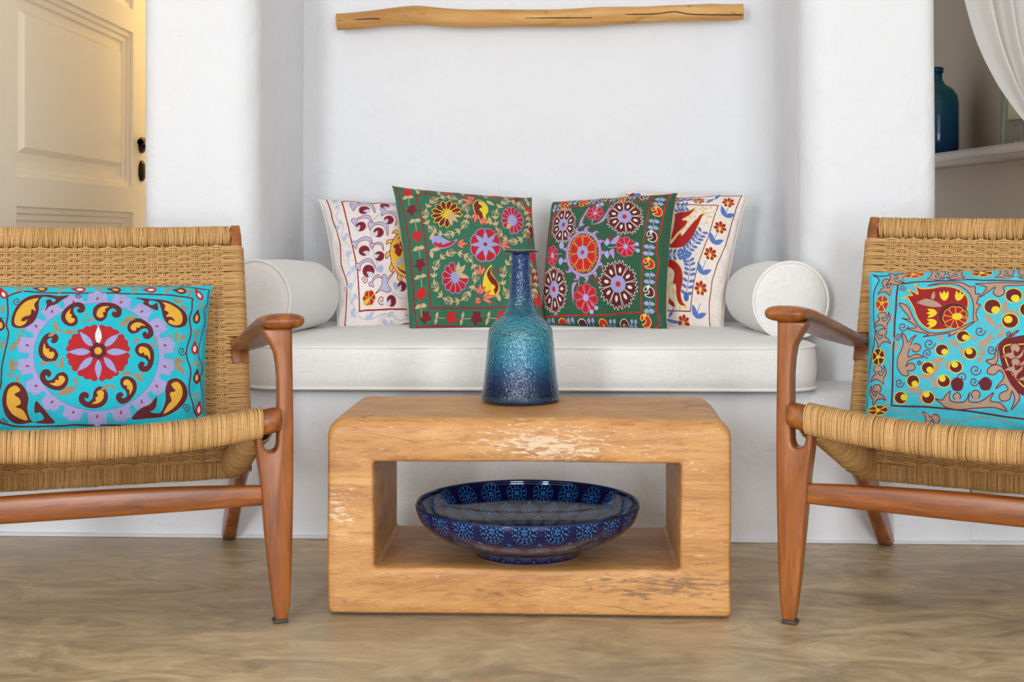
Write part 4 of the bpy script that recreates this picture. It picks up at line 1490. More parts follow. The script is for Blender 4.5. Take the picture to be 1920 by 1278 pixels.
# ---- right white cushion
def sheet_redtulip():
    cl_ = Cloth([(70, 56), (1054, 100), (848, 1186), (-130, 1180)], (.0, .052, .028, .0))
    S = cl_.sheet(1400, 1400, (240, 228, 218))
    D2 = (134, 22, 38)
    S.line([(60, 110), (300, 170), (480, 182), (700, 165), (860, 142), (990, 132), (920, 350), (868, 560), (805, 720), (765, 850), (740, 1010), (746, 1180), (300, 1185), (-60, 1175)], D2, 7, True, False)
    S.line([(150, 210), (440, 235), (650, 246), (815, 240), (745, 500), (672, 700), (630, 870), (598, 1076), (400, 1070), (60, 1065), (110, 600)], D2, 7, True, False)
    RD = (170, 20, 20)
    GO = (236, 196, 110)
    # yellow scatter
    rs_ = np.random.RandomState(3)
    for x, y in [(540, 290), (640, 300), (700, 265), (760, 262), (790, 300), (740, 345), (765, 345), (600, 350), (580, 400), (560, 420), (730, 395), (700, 300), (640, 350), (610, 420), (520, 460), (580, 450), (560, 1050), (520, 1052), (410, 800), (450, 820), (410, 860), (455, 880), (480, 950), (430, 780), (480, 800), (440, 900), (470, 930), (405, 830), (420, 770), (720, 280), (680, 280)]:
        S.ell(x, y, 13, 9, rs_.uniform(0, 180), (238, 206, 110))
    S.poly([(300, 420), (430, 358), (500, 315), (590, 300), (642, 268), (600, 332), (540, 374), (580, 385), (562, 432), (500, 492), (430, 572), (300, 520)], RD, GO, 6)
    S.poly([(300, 560), (435, 580), (480, 545), (528, 480), (540, 507), (600, 430), (640, 378), (650, 372), (685, 328), (760, 308), (702, 335), (660, 432), (620, 522), (560, 592), (480, 610), (400, 600)], RD, GO, 6)
    S.line([(430, 572), (520, 490), (560, 440)], (240, 200, 120), 10)
    S.poly([(300, 690), (405, 695), (470, 700), (530, 758), (547, 850), (530, 950), (542, 1010), (567, 1036), (520, 1032), (495, 980), (490, 892), (468, 882), (480, 800), (440, 760), (380, 755), (300, 760)], RD, GO, 6)
    S.poly([(350, 920), (405, 918), (440, 930), (440, 980), (476, 1018), (475, 1050), (430, 1022), (395, 1000), (340, 990)], RD, GO, 6)
    # fern
    for P_, k, an0 in (([(570, 960), (590, 850), (600, 760), (585, 690), (550, 650)], 9, 0), ([(545, 655), (600, 600), (650, 540), (690, 480)], 7, 0), ([(400, 655), (470, 660), (540, 655)], 4, 0), ([(440, 300), (500, 270), (560, 262)], 4, 0)):
        P_ = spline(P_, 10)
        S.line(P_, (60, 92, 160), 5, smooth=False)
        for i in range(k + 1):
            q_ = P_[int(i * (len(P_) - 1) / k)]
            q2 = P_[min(int(i * (len(P_) - 1) / k) + 1, len(P_) - 1)]
            q1 = P_[max(int(i * (len(P_) - 1) / k) - 1, 0)]
            an = math.degrees(math.atan2(q2[1] - q1[1], q2[0] - q1[0]))
            for sgn in (-1, 1):
                a_ = math.radians(an + sgn * 62)
                S.ell(q_[0] + 28 * math.cos(a_), q_[1] + 28 * math.sin(a_), 22, 11, math.degrees(a_), BLUE)
    S.ell(570, 975, 20, 32, 0, (70, 110, 180))
    for x, y in ((890, 205), (828, 425), (755, 645), (680, 908), (545, 1150), (665, 205), (475, 198)):
        ry = 52 if y > 215 else 46
        S.flower(x, y, 46, ry if (x, y) not in ((665, 205), (475, 198)) else 28, 7, (156, 20, 36), (232, 170, 80), 4, 20, 0, .8, 'point')
        S.ell(x - 4, y + 14, 11, 22 if y > 230 else 14, 0, (238, 200, 110))
    for x, y in ((872, 335), (786, 565), (695, 808), (650, 1120)):
        S.leaf(x - 8, y, 100, 38, -105, BLUE)
        S.leaf(x - 8, y, 86, 38, -28, BLUE)
        S.line([(x, y), (x + 6, y - 50), (x + 25, y - 105)], BLUE, 5)
    for x, y, an in ((500, 215, -25), (560, 200, -10), (720, 220, -28), (790, 190, -60), (430, 1120, -60), (410, 1130, 20), (430, 1140, 10)):
        S.leaf(x, y, 80, 22, an, BLUE)
    S.line([(430, 1135), (510, 1145)], BLUE, 5)
    S.line([(420, 215), (560, 195), (640, 205), (790, 185)], BLUE, 4)
    # rear corner sprig
    S.ell(118, 132, 26, 20, 0, (150, 20, 36))
    S.ell(165, 140, 30, 16, 0, BLUE)
    return cl_, S



def stitched(name, img, weave=.25):
    m = Mat(name, rough=.82)
    tx = m.n('ShaderNodeTexImage', image=img)
    tx.extension = 'EXTEND'
    uv = m.n('ShaderNodeUVMap')
    m.l(uv.outputs[0], tx.inputs[0])
    nz = m.noise(m.coords(), 420, 2)
    n2_ = m.noise(m.coords(), 60, 3)
    c_ = m.mix(m.ramp(nz, [(.35, G(.16)), (.6, G(0))]), tx.outputs[0], G(0), 'MIX')
    c_ = m.mix(m.ramp(n2_, [(.3, G(.06)), (.6, G(0))]), c_, G(0))
    m.color(c_)
    m.bump(m.math('ADD', tx.outputs[1], m.math('MULTIPLY', nz, .6)), .5, .0012)
    m.b.inputs['Sheen Weight'].default_value = .1
    return m.m


def plane_pt(px, py, p0, nrm_):
    d_ = ray(px, py)
    e = Vector((0, 0, EYE))
    t = (Vector(p0) - e).dot(nrm_) / d_.dot(nrm_)
    return e + d_ * t


def pillow(label, cloth, origin, scale, depth, thick, mat, backmat, seed, group=None, planeargs=None, rim=None, lap=0):
    """cushion stretched between its four corners in space; depth = Y of TL TR BR BL"""
    cor = []
    for i, (x, y) in enumerate(cloth.cor):
        px, py = origin[0] + x / scale, origin[1] + y / scale
        if planeargs:
            cor.append(plane_pt(px, py, *planeargs))
        else:
            cor.append(at(px, py, depth[i]))
    base = (cor[2] + cor[3]) / 2
    root = empty('cushion', tuple(base))
    tag(root, label, 'cushion', group)
    cor = [np.array(c_ - base) for c_ in cor]
    nn = np.cross(cor[1] - cor[0], cor[3] - cor[0])
    nn /= np.linalg.norm(nn)
    if nn[1] > 0: nn = -nn
    N = 72
    u, v_ = np.meshgrid(np.linspace(0, 1, N + 1), np.linspace(0, 1, N + 1))
    # finer near the edges
    u = .5 - .5 * np.cos(PI * u) * .55 - .225 * (1 - 2 * u)
    v_ = .5 - .5 * np.cos(PI * v_) * .55 - .225 * (1 - 2 * v_)
    u = (u - u.min()) / (u.max() - u.min())
    v_ = (v_ - v_.min()) / (v_.max() - v_.min())
    a, b_ = cloth.warp(u, v_)
    for cu, cv in ((0, 0), (1, 0), (1, 1), (0, 1)):
        g_ = .007 * np.exp(-((u - cu) ** 2 + (v_ - cv) ** 2) / (2 * .012 ** 2))
        a = a + g_ * (1 - 2 * cu)
        b_ = b_ + g_ * (1 - 2 * cv)
    P = ((1 - a) * (1 - b_))[..., None] * cor[0] + (a * (1 - b_))[..., None] * cor[1] + (a * b_)[..., None] * cor[2] + ((1 - a) * b_)[..., None] * cor[3]
    t = (np.clip(16 * u * (1 - u) * v_ * (1 - v_), 0, 1)) ** .36
    wr = np.zeros_like(u)
    for i in range(N + 1):
        for j in range(N + 1):
            e_ = min(u[i, j], 1 - u[i, j], v_[i, j], 1 - v_[i, j])
            wr[i, j] = .008 * mnoise.noise(Vector((u[i, j] * 4, v_[i, j] * 4, seed))) + \
                .011 * math.exp(-e_ * 8) * mnoise.noise(Vector((u[i, j] * 13, v_[i, j] * 13, seed + 5)))
    edge = np.clip(np.minimum.reduce([u, 1 - u, v_, 1 - v_]) * 30, 0, 1)
    wr *= edge
    Pf = P + (t * thick + wr)[..., None] * nn
    Pb = P - (t * thick * .85 + .5 * wr)[..., None] * nn
    if lap:  # the slack back cover shows past this side
        e_ = (cor[1] - cor[0]) / np.linalg.norm(cor[1] - cor[0])
        dist_ = (1 - u) if lap > 0 else u
        prof_ = np.sin(PI * np.clip(dist_ / .16, 0, 1)) * np.clip(8 * v_ * (1 - v_), 0, 1)
        Pb = Pb + (prof_ * .016 * (1 + .5 * np.sin(v_ * 11 + seed)))[..., None] * e_ * (1 if lap > 0 else -1)
    # seam allowance: the back cover shows a little past the front one
    idx = np.arange((N + 1) ** 2).reshape(N + 1, N + 1)
    Fq = np.stack([idx[:-1, :-1], idx[1:, :-1], idx[1:, 1:], idx[:-1, 1:]], -1).reshape(-1, 4)
    fo = mesh_obj('front_cover', Pf.reshape(-1, 3), Fq, mat, root)
    uvl = fo.data.uv_layers.new(name='UVMap')
    vi = np.empty(len(fo.data.loops), np.int32)
    fo.data.loops.foreach_get('vertex_index', vi)
    uvs = np.stack([u.ravel()[vi], 1 - v_.ravel()[vi]], 1)
    uvl.data.foreach_set('uv', uvs.astype(np.float32).ravel())
    mesh_obj('back_cover', Pb.reshape(-1, 3), Fq[:, ::-1], backmat, root)
    # rolled seam round the edge
    loop = np.concatenate([P[0, :-1], P[:-1, -1], P[-1, :0:-1], P[:0:-1, 0]])
    sm_ = Cords(6)
    sm_.add(loop[::2], nn, .0022, True)
    sm_.build('seam', rim or backmat, root)
    return root


def chair_plane(fx, fy, deg, off):
    """plane of the leaning chair back, pushed forward by off"""
    r_ = math.radians(deg)
    Y_ = Vector((-math.sin(r_), math.cos(r_), 0))
    n_ = (Vector((0, 0, .375)) - Y_).normalized()
    p_ = Vector((fx, fy, 0)) + Y_ * .497 + Vector((0, 0, .45)) + n_ * off
    return p_, n_


def make_cushion(fn, nm, rimc, *a, **k):
    cl_, S = fn()
    mat = stitched(nm, S.image(nm))
    return pillow(a[0], cl_, a[1], a[2], a[3], a[4], mat, a[5], rim=Mat(nm + ' seam', srgb(*rimc), .85).m, **k)


GRP = 'embroidered cushions'
p_, n_ = chair_plane(-.5243, 2.382, 21, .063)
make_cushion(sheet_medallion, 'turquoise medallion cloth', (10, 184, 202), 'turquoise cushion with lavender ring and red flower medallion on the left armchair', (0, 530), 4.565, None, .050, M_white_back, seed=1, planeargs=(p_, n_))
p_, n_ = chair_plane(.4304, 2.411, -27, .063)
make_cushion(sheet_tulip, 'turquoise tulip cloth', (64, 192, 212), 'turquoise cushion with large red tulip and yellow berries on the right armchair', (1600, 490), 3.994, None, .050, M_white_back, seed=2, planeargs=(p_, n_))
make_cushion(sheet_crescents, 'white crescent cloth', (236, 226, 218), 'white cushion with dark red crescents behind the left green cushion', (590, 350), 4.405, (3.68, 3.76, 3.60, 3.47), .058, M_white_back, seed=3)
make_cushion(sheet_redtulip, 'white tulip cloth', (238, 226, 216), 'white cushion with red tulips and blue ferns behind the right green cushion', (1160, 340), 4.259, (3.77, 3.68, 3.47, 3.62), .058, M_white_back, seed=4)
make_cushion(sheet_wreaths, 'green wreath cloth', (46, 108, 80), 'green cushion with tan leaf wreaths and mixed flowers, left of the vase neck', (730, 340), 4.407, (3.55, 3.66, 3.48, 3.37), .062, M_tan, seed=5, lap=-1)
make_cushion(sheet_rosettes, 'green rosette cloth', (32, 88, 58), 'green cushion with maroon rosettes and orange centre flower, right of the vase', (1010, 350), 4.563, (3.67, 3.56, 3.38, 3.52), .062, M_tan, seed=6, lap=1)


# ------------------------------------------------------------------ bench mattress and bolsters
def soft_box(x0, x1, y0, y1, z0, z1, rc, crown):
    """mattress: plan with rounded corners, boxed sides, crowned top"""
    pl_ = []
    for cx, cy, a0 in ((x1 - rc, y0 + rc, 270), (x1 - rc, y1 - rc, 0), (x0 + rc, y1 - rc, 90), (x0 + rc, y0 + rc, 180)):
        for i in range(9):
            a = math.radians(a0 + 90 * i / 8)
            pl_.append((cx + rc * math.cos(a), cy + rc * math.sin(a)))
    pl_ = fillin(pl_ + [pl_[0]], .04)[:-1]
    return pl_


mt = empty('bench_mattress', (-.08, 3.40, .3575))
tag(mt, 'long off-white linen seat mattress on the plaster bench', 'mattress')
X0, X1, Y0, Y1 = -.765, .612, 3.015, 3.80
pl_ = soft_box(X0, X1, Y0, Y1, 0, 0, .095, 0)
cx, cy = (X0 + X1) / 2, (Y0 + Y1) / 2
rows = [(.030, -.002), (.008, .001), (0, .006), (-.003, .03), (-.004, .05), (-.003, .075), (0, .098), (.004, .103), (.03, .110), (.08, .115), (.16, .118), (.26, .120)]
verts, faces = [], []
m_ = len(pl_)
for ins, z in rows:
    for x, y in pl_:
        fx = (abs(x - cx) - ins) / max(abs(x - cx), 1e-6)
        fy = (abs(y - cy) - ins) / max(abs(y - cy), 1e-6)
        nx = cx + math.copysign(max(abs(x - cx) - ins, 0), x - cx)
        ny = cy + math.copysign(max(abs(y - cy) - ins, 0), y - cy)
        w = .003 * mnoise.noise(Vector((x * 7, y * 7, z * 20)))
        verts.append((nx + .08, ny - 3.40 + w, z + .3 * w + .004 * mnoise.noise(Vector((x * 2.5, 1, 1))) * (z > .09)))
for k in range(len(rows) - 1):
    for i in range(m_):
        j = (i + 1) % m_
        faces.append((k * m_ + i, k * m_ + j, (k + 1) * m_ + j, (k + 1) * m_ + i))
faces.append(tuple(range(m_)))
k = len(rows) - 1
faces.append(tuple(range(k * m_, k * m_ + m_)))
mesh_obj('mattress_cover', verts, faces, M_linen, mt)
for z, r in ((.101, .0032), (.004, .0042)):
    cc = Cords(8)
    cc.add([(x + .08, y - 3.40 + (.001 if z > .05 else -.002), z + .004 * mnoise.noise(Vector((x * 2.5, 1, 1))) * (z > .09)) for x, y in pl_], (0, 0, 1), r, True)
    cc.build('piping', M_piping, mt)


def bolster(label, fx, fy, bx, by, r, r2, zc, group=None):
    ax = Vector((bx - fx, by - fy, 0))
    L_ = ax.length
    root = empty('bolster', (fx, fy, zc - r))
    tag(root, label, 'bolster', group)
    root.rotation_euler = (0, 0, math.atan2(ax.y, ax.x) - PI / 2)
    prof_ = [(.0, -.006), (.04, -.006), (.075, -.004), (r - .006, .0), (r - .001, .004), (r, .012), (r * 1.0, .06), (r * .995, L_ * .5), (r2, L_ - .03), (r2 - .01, L_ - .01), (r2 * .6, L_), (0, L_ + .002)]
    V, Fc = lathe(prof_, 56)
    V2 = []
    for x, y, z in V:
        w = .0025 * mnoise.noise(Vector((x * 14, y * 14, z * 9 + fx)))
        q_ = math.hypot(x, y)
        f_ = (q_ + w) / q_ if q_ > .02 else 1
        zz = y * f_
        if zz < -r * .9: zz = -r * .9 + (zz + r * .9) * .4
        V2.append((x * f_, z, zz + r))
    mesh_obj('bolster_cover', V2, Fc, M_linen, root)
    a = np.linspace(0, 2 * PI, 64, endpoint=False)
    cc = Cords(8)
    zz = np.sin(a) * (r + .0005)
    zz = np.where(zz < -r * .9, -r * .9 + (zz + r * .9) * .4, zz)
    P = np.stack([np.cos(a) * (r + .0005), np.full(64, .002), zz + r], 1)
    cc.add(P, (0, 1, 0), .0038, True)
    cc.build('piping', M_piping, root)
    return root


bolster('off-white linen bolster at the left end of the bench mattress', -.768, 3.20, -.675, 3.50, .098, .090, .562)
bolster('off-white linen bolster at the right end of the bench mattress', .577, 3.22, .528, 3.52, .0965, .088, .560)

# ------------------------------------------------------------------ woven armchair
chair = empty('armchair')
HW = .365


def extrude_outline(pts, y0, y1, bev=.007, axis='y'):
    bm = bmesh.new()
    vs = [bm.verts.new((x, y0, z)) for x, z in pts]
    f_ = bm.faces.new(vs)
    r_ = bmesh.ops.extrude_face_region(bm, geom=[f_])
    for e in r_['geom']:
        if isinstance(e, bmesh.types.BMVert):
            e.co.y = y1
    bmesh.ops.recalc_face_normals(bm, faces=bm.faces)
    ed = [e for e in bm.edges if abs(e.verts[0].co.y - e.verts[1].co.y) < 1e-6]
    bmesh.ops.bevel(bm, geom=ed, offset=bev, segments=4, profile=.5, affect='EDGES', clamp_overlap=True)
    return bm


def front_leg(sg):
    outer = [(.012, .006), (.0165, .03), (.0195, .09), (.0215, .18), (.0225, .27), (.0225, .37), (.0215, .46), (.0205, .52), (.0205, .558)]
    inner = [(-.036, .558), (-.031, .545), (-.022, .530), (-.0125, .512), (-.0085, .49), (-.006, .46), (-.006, .41), (-.006, .36)]
    slot = [(-.0065, .338), (-.009, .330), (-.014, .3265), (-.022, .3265), (-.029, .330), (-.0325, .338), (-.034, .350)]
    prong = [(-.036, .361), (-.047, .361), (-.0475, .348), (-.045, .325), (-.039, .28), (-.0355, .24), (-.029, .17), (-.021, .09), (-.0135, .03), (-.009, .006)]
    pts = outer + inner + slot + prong
    pts = [(sg * (HW + x), z) for x, z in pts]
    if sg < 0: pts = pts[::-1]
    bm = extrude_outline(pts, -.019, .019, .0065)
    for v in bm.verts:  # thinner towards the foot
        k_ = .62 + .38 * min(1, v.co.z / .3)
        v.co.y *= k_
    return bm


for sg in (1, -1):
    lg = bm_obj('leg', front_leg(sg), M_teak_z, chair, sharp=45)
    b = box_bm(sg * HW - .014, sg * HW + .014, -.014, .014, 0, .007, .003)
    bm_obj('foot_pad', b, M_pad, lg)

# rear legs: tapered boards rising forward to the seat
for sg in (1, -1):
    path = spline([(.705, .006), (.66, .05), (.60, .105), (.53, .170), (.46, .222), (.38, .262), (.30, .292)], 3)
    wid = np.interp(np.linspace(0, 1, len(path)), [0, .3, .7, 1], [.021, .030, .034, .022])
    T = np.gradient(path, axis=0)
    T /= np.linalg.norm(T, axis=1)[:, None]
    Nn = np.stack([-T[:, 1], T[:, 0]], 1)
    verts, faces = [], []
    rs = 12
    for k in range(len(path)):
        for i in range(rs):
            a = 2 * PI * i / rs + PI / rs
            ex = math.copysign(abs(math.cos(a)) ** .55, math.cos(a))
            ey = math.copysign(abs(math.sin(a)) ** .55, math.sin(a))
            xo = sg * (HW - .016) + ex * .0165
            q_ = path[k] + Nn[k] * ey * wid[k]
            if k == 0: q_[1] = .006
            verts.append((xo, q_[0], q_[1]))
    for k in range(len(path) - 1):
        for i in range(rs):
            faces.append((k * rs + i, k * rs + (i + 1) % rs, (k + 1) * rs + (i + 1) % rs, (k + 1) * rs + i))
    faces.append(tuple(range(rs)))
    faces.append(tuple(range((len(path) - 1) * rs, len(path) * rs)))
    lg = mesh_obj('leg', verts, faces, M_teak_y, chair)
    lg.data.set_sharp_from_angle(angle=math.radians(50))
    b = box_bm(sg * (HW - .016) - .014, sg * (HW - .016) + .014, .686, .722, 0, .007, .003)
    bm_obj('foot_pad', b, M_pad, lg)


def bar(path, hy, hz, mat, name, rs=16, pw=.7):
    """bar along x with super-elliptic section; hy, hz half sizes along the path"""
    path = np.asarray(path, float)
    verts, faces = [], []
    for k, p in enumerate(path):
        for i in range(rs):
            a = 2 * PI * i / rs
            ey = math.copysign(abs(math.cos(a)) ** pw, math.cos(a))
            ez = math.copysign(abs(math.sin(a)) ** pw, math.sin(a))
            verts.append((p[0], p[1] + ey * hy[k], p[2] + ez * hz[k]))
    for k in range(len(path) - 1):
        for i in range(rs):
            faces.append((k * rs + i, k * rs + (i + 1) % rs, (k + 1) * rs + (i + 1) % rs, (k + 1) * rs + i))
    faces.append(tuple(range(rs)))
    faces.append(tuple(range((len(path) - 1) * rs, len(path) * rs)))
    o = mesh_obj(name, verts, faces, mat, chair)
    o.data.set_sharp_from_angle(angle=math.radians(60))
    return o


xs = np.linspace(-.33, .33, 25)
bar([(x, 0, .2425 + .004 * (1 - (x / .33) ** 2)) for x in xs], .011 + .004 * (1 - (xs / .33) ** 2), .0185 + .006 * (1 - (xs / .33) ** 2), M_teak_x, 'stretcher', pw=.45)


def rail_z(x):
    return .357 + .028 * (abs(x) / .35) ** 2.2


xs = np.array([-.365, -.3635, -.3585, -.350, -.33, -.30, -.2, -.1, 0, .1, .2, .3, .33, .35, .3585, .3635, .365])
kk = np.array([.55, .8, .95, 1, 1, .97, .9, .9, .9, .9, .9, .97, 1, 1, .95, .8, .55])
RY = -.012
bar([(x, RY, rail_z(x)) for x in xs], .0275 * kk, .0235 * kk, M_teak_y, 'seat_rail', pw=.75)

RRY, RRZ = .435, .236        # rear seat rail
xs = np.linspace(-.355, .355, 9)
bar([(x, RRY, RRZ) for x in xs], np.full(9, .018), np.full(9, .024), M_teak_x, 'seat_rail')


# back posts and top rail
def back_y(z):
    return .455 + .375 * (z - .345)


up = np.array([0, .375, 1.])
up /= np.linalg.norm(up)
bn = np.array([0, -1., .375])
bn /= np.linalg.norm(bn)
ZT = .752
for sg in (1, -1):
    zs = np.linspace(.215, ZT, 24)
    verts, faces = [], []
    rs = 12
    for k, z in enumerate(zs):
        tp = 1 if z < ZT - .012 else .93
        if k == len(zs) - 1: tp = .8
        for i in range(rs):
            a = 2 * PI * i / rs + PI / rs
            ex = math.copysign(abs(math.cos(a)) ** .5, math.cos(a))
            ey = math.copysign(abs(math.sin(a)) ** .5, math.sin(a))
            c_ = np.array([sg * (HW - .0135), back_y(z), z]) + np.array([ex * .0135 * tp, 0, 0]) + bn * ey * .016 * tp
            verts.append(tuple(c_))
    for k in range(len(zs) - 1):
        for i in range(rs):
            faces.append((k * rs + i, k * rs + (i + 1) % rs, (k + 1) * rs + (i + 1) % rs, (k + 1) * rs + i))
    faces.append(tuple(range(rs)))
    faces.append(tuple(range((len(zs) - 1) * rs, len(zs) * rs)))
    o = mesh_obj('back_post', verts, faces, M_teak_z, chair)
    o.data.set_sharp_from_angle(angle=math.radians(50))
    # bare block of the post that carries the arm
    bm = box_bm(-.021, .0175, -.021, .021, -.030, .028, .004)
    bmesh.ops.rotate(bm, verts=bm.verts, cent=(0, 0, 0), matrix=Matrix.Rotation(-math.atan(.375), 3, 'X'))
    bmesh.ops.scale(bm, verts=bm.verts, vec=(sg, 1, 1))
    bmesh.ops.translate(bm, verts=bm.verts, vec=(sg * (HW - .0140), back_y(.466), .466))
    bm_obj('arm_block', bm, M_teak_z, o)
xs = np.linspace(-.345, .345, 11)
TRZ = ZT - .021
bar([(x, back_y(TRZ), TRZ) for x in xs], np.full(11, .014), np.full(11, .019), M_teak_x, 'top_rail')

# armrests: flat paddles falling to the rear
for sg in (1, -1):
    st = [(-.036, .0030, .5722, .0385, .0145), (.005, .0035, .5710, .0405, .0145), (.05, .004, .5650, .044, .0145),
          (.12, .006, .5520, .047, .014), (.20, .007, .5370, .048, .0135), (.28, .006, .5215, .046, .013), (.36, .003, .5065, .041, .013), (.43, -.004, .4940, .034, .013), (.475, -.010, .486, .028, .013), (.503, -.012, .4815, .022, .012)]
    S_ = np.array(st)
    yy = np.concatenate([-.036 + .016 * (1 - np.cos(np.linspace(0.04, PI / 2, 10))), np.linspace(-.015, .492, 40), .503 - .010 * (1 - np.sin(np.linspace(0, PI / 2 - .05, 6)[::-1]))[::-1]])
    yy = np.sort(yy)
    S_ = np.stack([yy] + [np.interp(yy, S_[:, 0], S_[:, j]) for j in range(1, 5)], 1)
    fr_ = np.sqrt(np.clip(1 - np.clip((-.020 - yy) / .016, 0, 1) ** 2, .0, 1))
    S_[:, 4] *= np.maximum(fr_, .15)
    S_[:, 3] -= .013 * (1 - fr_)
    rs = 28
    verts, faces = [], []
    for y, xo, z, hw_, ht in S_:
        ht = max(ht, .0012)
        for i in range(rs):
            a = 2 * PI * i / rs
            ex = math.copysign(abs(math.cos(a)) ** .62, math.cos(a))
            ey = math.copysign(abs(math.sin(a)) ** .85, math.sin(a))
            dish = .0 * ex
            verts.append((sg * (HW + xo + ex * hw_), y, z + ey * ht))
    for k in range(len(S_) - 1):
        for i in range(rs):
            faces.append((k * rs + i, k * rs + (i + 1) % rs, (k + 1) * rs + (i + 1) % rs, (k + 1) * rs + i))
    faces.append(tuple(range(rs)))
    faces.append(tuple(range((len(S_) - 1) * rs, len(S_) * rs)))
    mesh_obj('armrest', verts, faces, M_teak_y, chair)

# side rails under the woven seat
side = spline([(.01, .372), (.10, .345), (.20, .308), (.30, .270), (.38, .244), (.43, .233)], 6)
for sg in (1, -1):
    cc = Cords(10)
    cc.add(np.array([(sg * (HW - .038), y, z) for y, z in side]), (1, 0, 0), .017)
    cc.build('side_rail', M_teak_y, chair)

R0 = .00175
# wrapped front rail
cw = Cords(5)
a = np.linspace(0, 2 * PI, 15)[:-1]
sq = lambda v_, p: np.sign(v_) * np.abs(v_) ** p


def ring_wrap(cs_, xa, xb, cyf, czf, hy, hz, pitch=.0033, lump=.0007):
    n_ = int((xb - xa) / pitch)
    for i in range(n_ + 1):
        x = xa + (xb - xa) * i / n_ + rng.uniform(-.0004, .0004)
        k1 = 1 + rng.uniform(-lump, lump) * 18
        sl = .0007 + rng.uniform(-.0006, .0006)
        g = 1 + .03 * math.sin(x * 60) * .3
        P = np.stack([x + sl * np.sin(a), cyf(x) + sq(np.cos(a), .7) * hy * k1 * g, czf(x) + sq(np.sin(a), .7) * hz * k1 * g], 1)
        C_ = np.stack([np.zeros(14), np.cos(a), np.sin(a)], 1)
        cs_.add(P, C_, R0, True)


ring_wrap(cw, -.327, .327, lambda x: RY, rail_z, .0315, .0275)
tag(cw.build('rail_wrap', M_cord, chair), kind='stuff')
cw = Cords(5)
ring_wrap(cw, -.34, .34, lambda x: RRY, lambda x: RRZ, .023, .039, .0034)
tag(cw.build('rail_wrap', M_cord, chair), kind='stuff')
# wrapped top rail (square to the leaning back)
cw = Cords(5)
n_ = int(.672 / .0033)
for i in range(n_ + 1):
    x = -.336 + .672 * i / n_ + rng.uniform(-.0005, .0005)
    k1 = 1 + rng.uniform(-.02, .02)
    sag = -.004 * (1 - (x / .336) ** 2)
    sl = rng.uniform(-.0015, .0015)
    c_ = np.array([x, back_y(TRZ), TRZ + sag])
    P = c_ + sq(np.cos(a), .7)[:, None] * bn * .0185 * k1 + sq(np.sin(a), .7)[:, None] * up * .0225 * k1
    P[:, 0] += sl * np.sin(a)
    cw.add(P, np.cos(a)[:, None] * bn + np.sin(a)[:, None] * up, R0, True)
tag(cw.build('rail_wrap', M_cord, chair), kind='stuff')
# wrapped side rails
for sg in (1, -1):
    cw = Cords(5)
    L_ = np.cumsum(np.r_[0, np.linalg.norm(np.diff(side, axis=0), axis=1)])
    n_ = int(L_[-1] / .0034)
    for i in range(3, n_ + 1):
        s_ = L_[-1] * i / n_
        y = np.interp(s_, L_, side[:, 0])
        z = np.interp(s_, L_, side[:, 1])
        t_ = np.array([0, np.interp(s_ + .01, L_, side[:, 0]) - np.interp(s_ - .01, L_, side[:, 0]), np.interp(s_ + .01, L_, side[:, 1]) - np.interp(s_ - .01, L_, side[:, 1])])
        t_ /= np.linalg.norm(t_)
        e2 = np.cross(t_, (1, 0, 0))
        k1 = 1 + rng.uniform(-.03, .03)
        P = np.array([sg * (HW - .038), y, z]) + sq(np.cos(a), .8)[:, None] * np.array([1, 0, 0]) * .026 * k1 + sq(np.sin(a), .8)[:, None] * e2 * .030 * k1
        cw.add(P, np.cos(a)[:, None] * np.array([1., 0, 0]) + np.sin(a)[:, None] * e2, R0, True)
    tag(cw.build('rail_wrap', M_cord, chair), kind='stuff')

# woven back: double wefts over and under double warps
PX, PZ = .0236, .0078
zlo, zhi = .235, .7085
slen = (zhi - zlo) / up[2]
rowsn = int(slen / PZ)
cw = Cords(5)
tops = {}


def bowx(x):
    return -.012 * (1 - (x / .34) ** 2)


